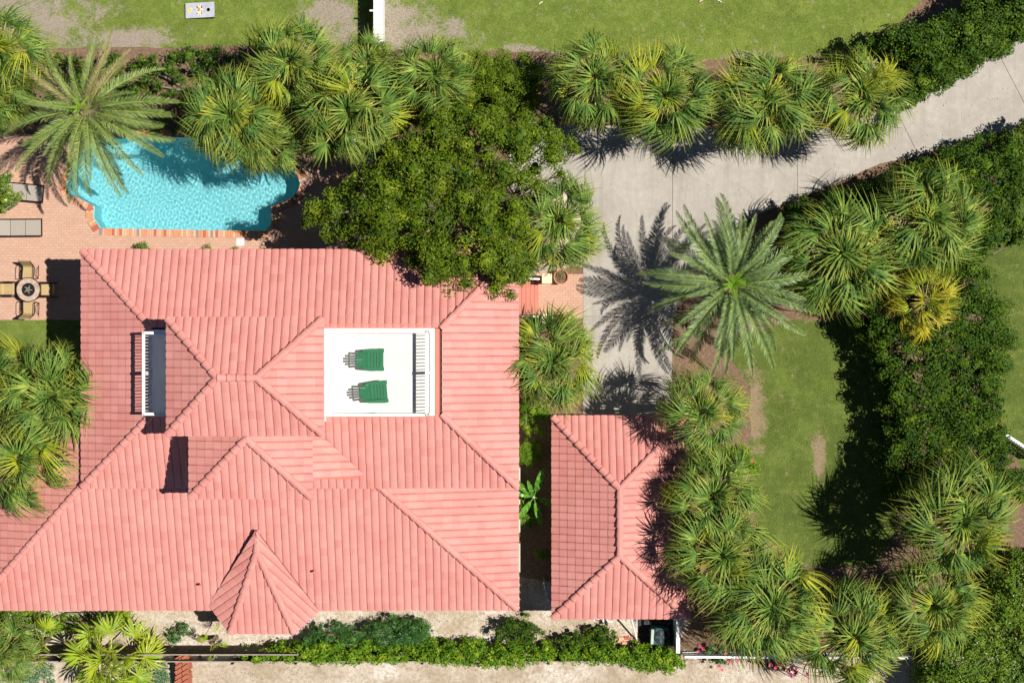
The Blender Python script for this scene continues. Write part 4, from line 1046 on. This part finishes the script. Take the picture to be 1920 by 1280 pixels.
# ------------------------------------------------------------------ flowers scattered on the bushes
def petals(parent_name, pts, mat, size=.06):
    o = bpy.data.objects.get(parent_name)
    V = []; Q = []
    for (px, py, z) in pts:
        c = P(px, py, z) - o.location
        for k in range(5):
            a = k * 1.2566 + rnd.random(); d = Vector((math.cos(a), math.sin(a), .35)); s_ = Vector((-math.sin(a), math.cos(a), 0)) * size * .4; i = len(V)
            V += [c, c + d * size * .6 - s_, c + d * size, c + d * size * .6 + s_]; Q.append((i, i + 1, i + 2, i + 3))
    link('flower', mesh_np('flower', [tuple(v) for v in V], Q, mat), o)
petals('hibiscus_bush', [(1359, 864, 2.05), (1381, 859, 2.05), (1411, 864, 1.8), (1360, 883, 1.9)], MT['petal'], .08)
petals('bougainvillea', [(1314, 1210, 1.5), (1318, 1214, 1.5), (1310, 1220, 1.4), (1361, 1224, 1.3), (1383, 1237, 1.1), (1366, 1239, 1.2), (1348, 1248, .9), (1354, 1255, .6), (1372, 1241, 1.1)], MT['petal'], .08)
bq = empty('bougainvillea', P(1480, 1255, 0), 0, 'magenta flowering climber among the bottom right palms', 'bush')
MB().tube([(0, 0, 0), (.2, .1, .8), (.5, .0, 1.6)], .02, 6, .01).obj('stem', MT['branch'], bq)
petals(bq.name, [(1485 + 7 * math.cos(i * 2.4), 1258 + 7 * math.sin(i * 2.4), 1.3) for i in range(9)] + [(1537, 1202, 4.3), (1552, 1252, 3.8), (1590, 1252, 3.8), (1618, 1272, 3.8), (1538, 1258, 3.2), (1512, 1263, 2.6), (1680, 1234, 2), (1445, 1246, 1.4), (1455, 1250, 1.4), (1465, 1240, 1.4)], MT['petal'], .10)

# ------------------------------------------------------------------ furniture
def adirondack(px, py, ang, label):
    c = P(px, py, ZF + .4); o = empty('garden_chair', (c.x, c.y, ZF), R(ang), label, 'chair', 'green slatted chairs on the roof deck')
    G = MT['green']
    # faces +x; seat front at x = +.42
    for i in range(5):
        x = .34 - i * .115; z = .36 - i * .035
        MB().box(x - .05, x + .05, -.26, .26, z - .02, z).obj('seat_slat', G, o, bevel=.004)
    for i in range(6):
        y = -.235 + i * .094; L = .80 - .035 * abs(i - 2.5) ** 2
        a = Vector((-.16, y * .85, .26)); b_ = a + Vector((-math.sin(R(28)) * L, y * .22, math.cos(R(28)) * L))
        MB().bar(a, b_, .078, .02).obj('back_slat', G, o)
    for k, hw in ((.35, .29), (.68, .27)):
        p_ = Vector((-.16 - math.sin(R(28)) * .8 * k - .03, 0, .26 + math.cos(R(28)) * .8 * k - .012))
        MB().box(p_.x - .015, p_.x + .015, -hw, hw, p_.z - .03, p_.z + .03).obj('back_rail', G, o)
    for s_ in (-1, 1):
        MB().prism([(.46, s_ * .26), (.46, s_ * .40), (.30, s_ * .41), (-.30, s_ * .36), (-.34, s_ * .27)], .555, .578).obj('arm', G, o)
        MB().box(.32, .41, s_ * .30 - .02, s_ * .30 + .02, .001, .553).obj('leg', G, o)
        MB().bar((.36, s_ * .275, .31), (-.50, s_ * .275, .05), .025, .10).obj('leg', G, o)
    MB().box(.385, .41, -.27, .27, .24, .36).obj('apron', G, o)
    return o
adirondack(697, 674, 0, 'green slatted chair nearer the top of the white roof deck')
adirondack(704, 735, 5, 'green slatted chair turned slightly, nearer the bottom of the white roof deck')
def lounger(px0, px1, py, ang, label):
    c = P((px0 + px1) / 2, py, .3); o = empty('sun_lounger', (c.x, c.y, .018), R(ang), label, 'sun lounger', 'grey sun loungers on the terrace')
    L = 1.95; w = .34
    x0 = -L + (PX(px1, .3) - c.x); x1 = PX(px1, .3) - c.x
    fr_ = MB()
    for s_ in (-1, 1): fr_.bar((x0, s_ * w, .28), (x1, s_ * w, .28), .045, .05)
    fr_.bar((x1 - .02, -w, .28), (x1 - .02, w, .28), .045, .05); fr_.bar((x0 + .02, -w, .28), (x0 + .02, w, .28), .045, .05)
    fr_.obj('frame', MT['dark'], o)
    k = [x1 - .04, x1 - .04 - .62, x1 - .04 - 1.22, x0 + .03]
    for i in range(3):
        a, b_ = k[i + 1] + .008, k[i] - .008; z0 = .31 + (.0 if i < 2 else .0); z1 = z0
        q = MB().box(a, b_, -w + .03, w - .03, .305, .325)
        if i == 2:
            for v in q.V: v.z += (b_ - v.x) * .18
        q.obj('sling', MT['taupe'], o, bevel=.006)
    lg = MB().box(-.02, .02, -.02, .02, 0, .26).me('leg', MT['dark'])
    for xx in (x0 + .25, x1 - .2):
        for s_ in (-1, 1): link('leg', lg, o, Matrix.Translation((xx, s_ * w, 0)))
lounger(-4, 82, 360, -5.5, 'sun lounger nearest the pool plants, upper of the two at the left edge')
lounger(-6, 79, 427, .5, 'sun lounger on open brick, lower of the two at the left edge')
# fire table
c = P(53, 543, .6); ft = empty('fire_table', (c.x, c.y, .018), 0, 'round stone topped fire pit table ringed by four tan chairs', 'table')
MB().lathe([(.40, 0), (.40, .50), (.47, .54)], 32).obj('base', MT['dark'], ft)
V = MB(); k = 32
for r_, z in ((.27, .50), (.27, .60), (.46, .60), (.46, .54)):
    for i in range(k): V.V.append(Vector((r_ * math.cos(2 * math.pi * i / k), r_ * math.sin(2 * math.pi * i / k), z)))
V.F += [(j * k + i, j * k + (i + 1) % k, (j + 1) * k + (i + 1) % k, (j + 1) * k + i)[::-1] for j in range(3) for i in range(k)]
V.obj('table_top', MT['stone'], ft)
MB().lathe([(.255, .541), (.26, .572), (.0, .575)], 28).obj('fire_bowl', MT['black'], ft)
lg = MB()
for i in range(5):
    a = i * 1.25; lg.tube([(.17 * math.cos(a), .17 * math.sin(a), .60), (-.12 * math.cos(a + .5), -.14 * math.sin(a + .5), .62)], .022, 6)
lg.obj('logs', MT['branch'], ft)
tm = MB()
for r_, w_ in ((.485, .018),):
    for i in range(36):
        a, b_ = 2 * math.pi * i / 36, 2 * math.pi * (i + 1) / 36
        tm.bar((r_ * math.cos(a), r_ * math.sin(a), .58), (r_ * math.cos(b_), r_ * math.sin(b_), .58), w_, .03)
tm.obj('rim', MT['dark'], ft)
def sling_chair(px, py, ang, label):
    c = P(px, py, .4); o = empty('patio_chair', (c.x, c.y, .018), R(ang), label, 'chair', 'tan sling chairs round the fire table')
    # faces +x
    s_ = MB(); V = []
    prof = [(.26, .40), (.22, .42), (.05, .40), (-.18, .36), (-.24, .42), (-.32, .66), (-.40, .92), (-.43, .94)]
    for x, z in prof: V += [(x, -.215, z), (x, .215, z)]
    s_.add(V, [(2 * i, 2 * i + 1, 2 * i + 3, 2 * i + 2) for i in range(len(prof) - 1)])
    me = s_.me('sling', MT['tan']); sl_ = link('sling', me, o); sm = sl_.modifiers.new('thick', 'SOLIDIFY'); sm.thickness = .012
    for sd in (-1, 1):
        MB().tube([(x, sd * .235, z) for x, z in prof], .014, 6).obj('side_rail', MT['dark'], o)
        MB().tube([(.24, sd * .29, .03), (.27, sd * .29, .58), (.20, sd * .29, .62), (-.20, sd * .29, .60), (-.31, sd * .24, .62)], .016, 6).obj('armrest', MT['dark'], o)
        ring = [(.22 * math.cos(t), sd * .29, .03 + .0 + .22 * math.sin(t)) for t in [math.pi * i / 8 for i in range(9)]]
        MB().tube([(.24, sd * .29, .02), (-.30, sd * .29, .02)], .016, 6).obj('runner', MT['dark'], o)
        MB().tube(ring, .012, 6).obj('brace', MT['dark'], o)
    MB().tube([(-.05, -.23, .34), (-.05, .23, .34)], .014, 6).obj('cross_bar', MT['dark'], o)
sling_chair(53, 510, -92, 'tan sling chair north of the fire table')
sling_chair(54, 578, 88, 'tan sling chair south of the fire table, on the grass side')
sling_chair(15, 542, 0, 'tan sling chair cut by the left edge of the photo')
sling_chair(89, 543, 180, 'tan sling chair nearest the shadow of the house, right of the fire table')
# skimmer lid
c = P(450.5, 453.5, .02); lid = empty('skimmer_lid', (c.x, c.y, .018), 0, 'square white skimmer lid on the brick beside the pool', 'lid')
MB().box(-.15, .15, -.15, .15, 0, .02).obj('lid', MT['white'], lid, bevel=.006); MB().lathe([(.02, .0201), (.015, .024)], 10).obj('finger_hole', MT['dark'], lid)
# cornhole board
c = P(375, 19.5, .2); cb = empty('cornhole_board', (c.x, c.y, .01), R(.8), 'whitewashed cornhole board with a round hole on the north lawn', 'game board')
tilt = lambda x: .10 + (x + .61) * .17
tb = MB(); kk = 20
V = [Vector((x, y, tilt(x))) for x, y in ((-.60, -.305), (.60, -.305), (.60, .305), (-.60, .305))]
hc = (.345, 0); ring = [Vector((hc[0] + .075 * math.cos(2 * math.pi * i / kk), hc[1] + .075 * math.sin(2 * math.pi * i / kk), 0)) for i in range(kk)]
T = tessellate_polygon([[Vector((v.x, v.y, 0)) for v in V], ring])
allp = V + [Vector((p.x, p.y, tilt(p.x))) for p in ring]
Fq = []
for t in T:
    a, b_, d_ = [allp[i] for i in t]; Fq.append(tuple(t) if (b_ - a).cross(d_ - a).z > 0 else tuple(t[::-1]))
bo = link('board', mkmesh('board', allp, Fq, MT['cornwood']), cb); md = bo.modifiers.new('thick', 'SOLIDIFY'); md.thickness = .018
fr_ = MB()
for s_ in (-1, 1): fr_.bar((-.60, s_ * .296, tilt(-.6) - .06), (.60, s_ * .296, tilt(.6) - .06), .018, .075)
fr_.obj('frame', simple('board_side_wood', (.30, .16, .09), .8), cb)
for s_ in (-1, 1): MB().box(.52, .56, s_ * .27 - .02, s_ * .27 + .02, 0, .22).obj('leg', simple('leg_wood', (.2, .11, .07), .8), cb)
MB().lathe([(.085, 0), (.0, .001)], 16, (.345, 0, .012)).obj('hole_shade_disc', MT['black'], cb)  # black disc near the ground stands in for the shade under the hole
def flat(par, nm, pts, col_, dz=.004, off=(0, 0)):
    V = [Vector((x + off[0], y + off[1], tilt(x + off[0]) + dz)) for x, y in pts]
    link(nm, mkmesh(nm, V, [tuple(range(len(V)))], simple(nm + '_paint', col_, .6, .3, .1)), par)
import math as _m
star = lambda n_, r0, r1, ph=0: [((r0 if i % 2 else r1) * _m.cos(_m.pi * i / n_ + ph), (r0 if i % 2 else r1) * _m.sin(_m.pi * i / n_ + ph)) for i in range(2 * n_)]
flat(cb, 'emblem', [(x * .6, y) for x, y in star(10, .20, .235)], (.75, .68, .50), .004, (-.02, 0))
for dx, dy, w_, h_, cc in ((-.09, .12, .03, .06, (.16, .10, .07)), (.09, .12, .03, .06, (.16, .10, .07)), (-.02, .06, .055, .055, (.50, .30, .16)), (-.05, -.01, .05, .03, (.30, .13, .05)), (.0, .0, .035, .03, (.55, .27, .08)),
                           (.08, -.05, .02, .045, (.18, .12, .08)), (-.09, -.13, .03, .03, (.18, .12, .08)), (.08, -.13, .03, .03, (.18, .12, .08)), (0, .19, .02, .02, (.2, .12, .1)), (0, -.18, .02, .02, (.2, .12, .1)), (-.02, -.09, .05, .012, (.55, .40, .30))):
    flat(cb, 'emblem', [(dx + w_ * _m.cos(t), dy + h_ * _m.sin(t)) for t in [i * .7854 for i in range(8)]], cc, .008, (-.02, 0))
flat(cb, 'sunflower', star(9, .06, .095), (.85, .62, .12), .004, (-.43, .0)); flat(cb, 'sunflower', star(7, .03, .06, .4), (.85, .70, .18), .004, (-.37, .06)); flat(cb, 'sunflower', [(.03 * _m.cos(i), .03 * _m.sin(i)) for i in range(6)], (.60, .38, .05), .008, (-.43, 0))
for dx, dy in ((-.24, .02), (-.19, .03), (-.16, -.04)): flat(cb, 'emblem', [(-.025, -.012), (.025, -.012), (.025, .012), (-.025, .012)], (.25, .27, .36), .004, (dx, dy))

# white garden wall at the top
zt = 1.32; w0 = P(700, -60, zt); w1 = P(718.5, 84, zt)
gw = empty('garden_wall', ((w0.x + w1.x) / 2, (w0.y + w1.y) / 2, 0), 0, 'whitewashed block wall running up from the palms to the top edge', 'wall')
xc = gw.location.x; yc = gw.location.y; L = w0.y - w1.y
MB().box(-.15, .15, -L / 2, L / 2, 0, zt - .09).obj('wall', MT['whitestone'], gw)
cb_ = MB().box(-.094, .094, -.095, .095, 0, .085).me('cap_block', MT['whitestone'])
ky = int(L / .2)
for i in range(ky):
    for sx_ in (-.097, .097): link('cap_block', cb_, gw, Matrix.Translation((sx_, -L / 2 + (i + .5) * .2, zt - .088 + rnd.uniform(0, .012))) @ Matrix.Rotation(rnd.uniform(-.03, .03), 4, 'Z'))
MB().box(-.34, -.20, 0, .07, zt - .06, zt + .02).obj('bracket', MT['whitestone'], gw).location = (0, PY(22, zt) - yc, 0)
# debris on the lawn
for px_, py_, a, lb_ in ((1014, 6, 35, 'pale stick on the north lawn, leftmost of three'), (1315, 2, 30, 'pale stick on the north lawn, middle of three'), (1349, 3, -25, 'pale stick on the north lawn, rightmost of three')):
    o = MB().tube([(-.09, 0, .03), (0, .01, .035), (.09, 0, .03)], .022, 7).obj('stick', MT['shell']); o.location = P(px_, py_, .01); o.rotation_euler = (0, 0, R(a)); tag(o, lb_, 'stick', 'pale sticks on the north lawn')
# fences along the bottom
def plank_fence(x0, x1, py_top, z, mat, railm, label, board=.14, gap=.008, name='wooden_fence'):
    a = P(x0, py_top, z); b_ = P(x1, py_top, z)
    o = empty(name, ((a.x + b_.x) / 2, a.y, 0), 0, label, 'fence'); hw = (b_.x - a.x) / 2
    me = MB().box(-board / 2, board / 2, -.012, .012, .03, z - .02).me('board', mat)
    k = int(2 * hw / (board + gap))
    for i in range(k): link('board', me, o, Matrix.Translation((-hw + (i + .5) * (board + gap), rnd.uniform(-.004, .004), rnd.uniform(-.03, .0))))
    MB().box(-hw, hw, -.022, .022, z - .02, z + .02).obj('top_rail', railm, o)
    MB().box(-hw, hw, -.06, -.013, .35, .43).obj('rail', mat, o)
    pm = MB().box(-.05, .05, -.11, -.06, .0, z + .03).me('post', mat)
    for i in range(max(2, round(2 * hw / 2.4)) + 1): link('post', pm, o, Matrix.Translation((-hw + 2 * hw * i / max(2, round(2 * hw / 2.4)), 0, 0)))
    return o
wf = plank_fence(-40, 560, 1226.5, 1.75, MT['greywood'], MT['rail'], 'dark weathered board fence along the bottom left, south of the house')
lf = plank_fence(-40, 1266, 1239.5, 1.05, MT['black'], MT['rail'], 'low fence with a pale top rail below the vine hedge', .20, .004, 'low_fence')
for px_ in (302, 400):
    a = P(px_ - 8, 1238, 1.0); b_ = P(px_ + 10, 1227, 1.65)
    o = MB().bar(a, b_, .06, .05).obj('brace', MT['rail'], wf); o.matrix_parent_inverse = wf.matrix_world.inverted()
    o.location = -Vector(wf.location)
    o.matrix_parent_inverse = Matrix()
# white picket fence, right
def picket(pa, pb, z, label, scallop=0.0, sp=.11):
    a = P(*pa, z); b_ = P(*pb, z); o = empty('picket_fence', ((a.x + b_.x) / 2, (a.y + b_.y) / 2, 0), math.atan2(b_.y - a.y, b_.x - a.x), label, 'fence')
    hw = (b_ - a).length / 2; me = MB().box(-.025, .025, -.012, .012, .04, z - .03).me('picket', MT['white'])
    k = int(2 * hw / sp)
    for i in range(k + 1):
        x = -hw + 2 * hw * i / k; link('picket', me, o, Matrix.Translation((x, 0, 0)))
    MB().box(-hw, hw, -.045, .045, z - .03, z).obj('top_rail', MT['white'], o)
    pts = [(-hw + 2 * hw * i / 16, .028, .30 + scallop * math.sin(math.pi * i / 16)) for i in range(17)]
    c_ = MB()
    for p_, q_ in zip(pts, pts[1:]): c_.bar(p_, q_, .03, .06)
    c_.obj('curved_rail', MT['white'], o)
    MB().box(-hw, hw, -.04, .04, .72, .78).obj('mid_rail', MT['white'], o)
    return o
picket((1284, 1231), (1445, 1232), 1.05, 'white picket fence with a curved lower rail, right of the vine hedge', -.12)
picket((1445, 1232), (1712, 1233), 1.05, 'white picket fence mostly hidden under the lower right palms')
picket((1886, 814), (1960, 862), 1.1, 'short white picket fence at the right edge beside the hedge')
# white wall beside the garage
a = P(1271.5, 1158, 1.5); b_ = P(1271.5, 1224, 1.5)
ww = empty('side_wall', (a.x, (a.y + b_.y) / 2, 0), 0, 'narrow white wall south of the garage next to the picket fence', 'wall')
hl = (a.y - b_.y) / 2
MB().box(-.05, .05, -hl, hl, 0, 1.46).obj('wall', MT['whitestone'], ww); MB().box(-.075, .075, -hl, hl, 1.462, 1.5).obj('cap', MT['white'], ww)
sheet('utility_pad', [(1196, 1157), (1262, 1157), (1262, 1215), (1196, 1215)], 0.02, simple('dark_pad', (.05, .045, .05), .9))
# condenser
c = P(1238, 1194, .8); ac = empty('air_conditioner', (c.x, c.y, .02), R(-3), 'dark teal outdoor air conditioner in the corner south of the garage', 'air conditioner')
MB().box(-.37, .37, -.35, .35, 0, .74).obj('casing', MT['teal'], ac, bevel=.09)
MB().box(-.375, -.26, -.30, .30, .738, .80).obj('trim', MT['sage'], ac, bevel=.02)
rm = MB()
for r_ in (.08, .14, .20, .26):
    for i in range(20):
        t, u_ = 2 * math.pi * i / 20, 2 * math.pi * (i + 1) / 20
        rm.bar((.04 + r_ * math.cos(t), r_ * math.sin(t), .79), (.04 + r_ * math.cos(u_), r_ * math.sin(u_), .79), .012, .012)
rm.obj('grille', MT['dark'], ac); MB().lathe([(.29, .741), (.28, .762), (0, .765)], 24, (.04, 0, 0)).obj('fan_well', MT['black'], ac)
fb = MB()
for i in range(4):
    t = i * math.pi / 2; fb.box(.03, .23, -.05, .05, .772, .776, mtx=Matrix.Translation((.04, 0, 0)) @ Matrix.Rotation(t, 4, 'Z') @ Matrix.Rotation(.0, 4, 'X'))
fb.obj('fan_blade', MT['teal'], ac)
# pole, pipes, bricks
a = P(1183, 1156, 1.2); b_ = P(1194, 1200, .08)
po = MB().tube([a - a, b_ - a], .035, 8).obj('pole', MT['white']); po.location = a; tag(po, 'white pole leaning from the garage eave down to the brick pile', 'pole')
pp = empty('pool_pipes', P(1131, 1160, .2), 0, 'white plastic pool pipes with black valves at the garage wall', 'pipes'); o0 = Vector(pp.location)
for (x0, y0, x1, y1, z) in ((1114, 1152, 1114, 1163, .4), (1118, 1159, 1128, 1161, .35), (1131, 1158, 1131, 1165, .35), (1138, 1152, 1138, 1162, .5), (1139, 1164, 1149, 1164, .35), (1150, 1158, 1150, 1160, .6), (1122, 1153, 1122, 1160, .3)):
    MB().tube([P(x0, y0, z) - o0, P(x1, y1 + .5, z) - o0], .04, 8).obj('pipe', MT['white'], pp)
for (x0, y0) in ((1125, 1158), (1136, 1165)):
    MB().lathe([(.07, .2), (.07, .38), (0, .4)], 12, P(x0, y0, .0) - o0).obj('valve', MT['black'], pp)
bp = empty('brick_pile', P(1172, 1200, 0), 0, 'loose pile of pale and red bricks at the foot of the white pole', 'bricks')
bm_ = [MB().box(-.11, .11, -.055, .055, 0, .06).me('brick', mm) for mm in COPING]
for (dx, dy, z, a, k) in ((-.18, .12, 0, 0, 3), (.06, .14, 0, 8, 2), (-.2, -.02, 0, 4, 3), (.05, -.01, 0, 0, 1), (-.15, -.15, 0, -6, 3), (.1, -.16, 0, 20, 1), (-.15, .08, .062, 5, 1), (.08, .10, .062, -4, 2), (-.02, -.08, .062, 3, 3), (.38, -.05, 0, 70, 3), (.48, -.15, 0, 30, 1), (-.36, .1, 0, 80, 1), (.36, .18, 0, 12, 3), (.5, .05, 0, -30, 3)):
    link('brick', bm_[k], bp, Matrix.Translation((dx, dy, z + .002)) @ Matrix.Rotation(R(a), 4, 'Z'))
# scrolled iron gate leaning by the garage corner
c = P(1029, 1121, 1.45); gt = empty('garden_gate', (c.x, c.y, 0), R(105.5), 'grey scrolled metal gate at the south west corner of the garage', 'gate')
MB().tube([(.60, 0, 0), (.60, 0, 1.5)], .035, 8).obj('post', MT['steel'], gt)
MB().lathe([(.07, 1.5), (.07, 1.6), (.0, 1.62)], 12, (.60, 0, 0)).obj('post_cap', MT['steel'], gt)
q = MB()
for z in (.15, .8, 1.42): q.bar((-.55, 0, z), (.57, 0, z), .03, .03)
q.obj('rail', MT['steel'], gt)
for i in range(7): MB().tube([(-.5 + i * .17, 0, .15), (-.5 + i * .17, .0, 1.42)], .018, 6).obj('bar', MT['steel'], gt)
for i in range(4):
    ctr = (-.42 + i * .27, .04, 1.2); MB().tube([(ctr[0] + .10 * math.cos(t), ctr[1], ctr[2] + .12 * math.sin(t)) for t in [2 * math.pi * j / 12 for j in range(13)]], .02, 6).obj('scroll', MT['steel'], gt)
# red brick stack at the bottom edge
c = P(340, 1262, .75); bs = empty('brick_stack', (c.x, c.y, 0), 0, 'tall stack of slanted red bricks at the bottom edge beside the low fence', 'bricks')
bk = MB().box(-.145, .145, -.05, .05, 0, .07).me('brick', MT['brickred'])
for lay in range(9):
    for i in range(-1, 7):
        for j in (-1, 1):
            if lay < 7 and (i + j) % 3 == 0 and lay % 2: continue
            link('brick', bk, bs, Matrix.Translation((j * .14 + (.02 if i % 2 else 0), -.62 + i * .20 + j * .08 + (.10 if lay % 2 else 0), lay * .082)) @ Matrix.Rotation(R(33), 4, 'Z'))
# terracotta pots
def pot(px, py, label, plant_mat, seed):
    c = P(px, py, .45); o = empty('plant_pot', (c.x, c.y, .018), 0, label, 'plant pot', 'terracotta pots at the entrance')
    q = MB(); k = 28
    prof = [(.19, 0), (.27, .40), (.30, .40), (.30, .46), (.26, .46), (.24, .36), (.0, .36)]
    q.lathe(prof[:-1], k); q.F.pop(); q.obj('pot', MT['terra'], o)
    MB().lathe([(.235, .355), (.0, .36)], k).obj('soil', MT['mulch'], o)
    V, Q = leaves_np([((0, 0, .5), (.18, .18, .12))], 160, .09, .35, .3, seed); tag(link('foliage', mesh_np('foliage', V, Q, plant_mat), o), kind='stuff')
pot(1052, 519, 'terracotta pot tucked under the palm north of the brick path', MT['hedge'], 3)
pot(1049, 602, 'terracotta pot half hidden by the palm south of the brick path', MT['oleander'], 4)

# ------------------------------------------------------------------ loose ground litter and grass tufts
def scatter(name, regions, n_, size, mat, seed, z=.02, up=2.5, aspect=.5, label=None):
    g = np.random.default_rng(seed); C = []
    for poly, share in regions:
        pts = [P(*p) for p in poly]; xs = [p.x for p in pts]; ys = [p.y for p in pts]; need = int(n_ * share); got = 0
        while got < need:
            x = g.uniform(min(xs), max(xs)); y = g.uniform(min(ys), max(ys))
            if inside(x, y, pts): C.append((x, y, z + g.uniform(0, .03))); got += 1
    C = np.array(C); k = len(C)
    N = g.normal(size=(k, 3)) + np.array([0, 0, up]); N /= np.linalg.norm(N, axis=1)[:, None]
    T = np.cross(N, g.normal(size=(k, 3))); T /= np.linalg.norm(T, axis=1)[:, None]; B = np.cross(N, T)
    L = size * g.uniform(.4, 1.5, (k, 1)); Wd = L * aspect
    V = np.stack([C - T * L / 2, C - B * Wd / 2, C + T * L / 2, C + B * Wd / 2], 1).reshape(-1, 3)
    o = link(name, mesh_np(name, V, np.arange(4 * k).reshape(k, 4), mat)); tag(o, kind='stuff'); return o
litter = m_leaf('dry_leaf_litter', [(0, (.30, .20, .11)), (.5, (.48, .36, .22)), (1, (.62, .52, .36))], .1)
tuftm = m_leaf('grass_tuft', [(0, (.10, .16, .03)), (.6, (.20, .26, .06)), (1, (.36, .34, .12))], .3)
scatter('leaf_litter', [([(100, 1142), (960, 1145), (1260, 1160), (1260, 1215), (100, 1215)], .5), ([(0, 1240), (1920, 1240), (1920, 1300), (0, 1300)], .35), ([(1250, 560), (1340, 650), (1400, 760), (1440, 1030), (1600, 1080), (1300, 1080), (1260, 700)], .15)], 5200, .045, litter, 5)
scatter('grass', [([(-50, -20), (1680, -20), (1640, 60), (1560, 104), (1000, 100), (300, 90), (-50, 96)], .62), ([(1370, 690), (1500, 610), (1660, 620), (1690, 1000), (1540, 1070), (1440, 1020), (1430, 820)], .22), ([(0, 598), (160, 598), (160, 640), (0, 640)], .05), ([(1860, 450), (1960, 450), (1960, 850), (1890, 800)], .11)], 60000, .05, tuftm, 6, .02, .4, .18)

def on_roof(n_, x0, x1, y0, y1, zf, seed):
    g = np.random.default_rng(seed); x = g.uniform(x0, x1, n_); y = g.uniform(y0, y1, n_)
    z = zf(x, y) + .075; C = np.stack([x, y, z], -1); k = n_
    N = g.normal(size=(k, 3)) * .4 + np.array([0, 0, 1.]); N /= np.linalg.norm(N, axis=1)[:, None]
    T = np.cross(N, g.normal(size=(k, 3))); T /= np.linalg.norm(T, axis=1)[:, None]; B = np.cross(N, T); L = g.uniform(.02, .07, (k, 1))
    return np.stack([C - T * L / 2, C - B * L / 4, C + T * L / 2, C + B * L / 4], 1).reshape(-1, 3)
VV = np.concatenate([on_roof(150, PX(600, 5), X1 - 3.4, Y1 - 2.6, Y1 - .3, lambda x, y: ZE + (Y1 - y) * .4, 1),
                     on_roof(60, PX(640, 5), X1 - 3.0, Y0 + .2, yi0 - .2, lambda x, y: ZE + (y - Y0) * .418, 2),
                     on_roof(70, PX(620, 4), XE - 5.5, YS + .4, YT - .5, lambda x, y: ZL + (y - YS) * .351, 3)])
tag(link('roof_litter', mesh_np('roof_litter', VV, np.arange(len(VV)).reshape(-1, 4), litter), house), kind='stuff')
scatter('leaf_litter', [([(1095, 260), (1495, 262), (1400, 400), (1260, 600), (1258, 780), (1095, 780)], .6), ([(1500, 262), (1700, 230), (1860, 120), (1920, 200), (1560, 330)], .4)], 260, .05, litter, 15, .04)
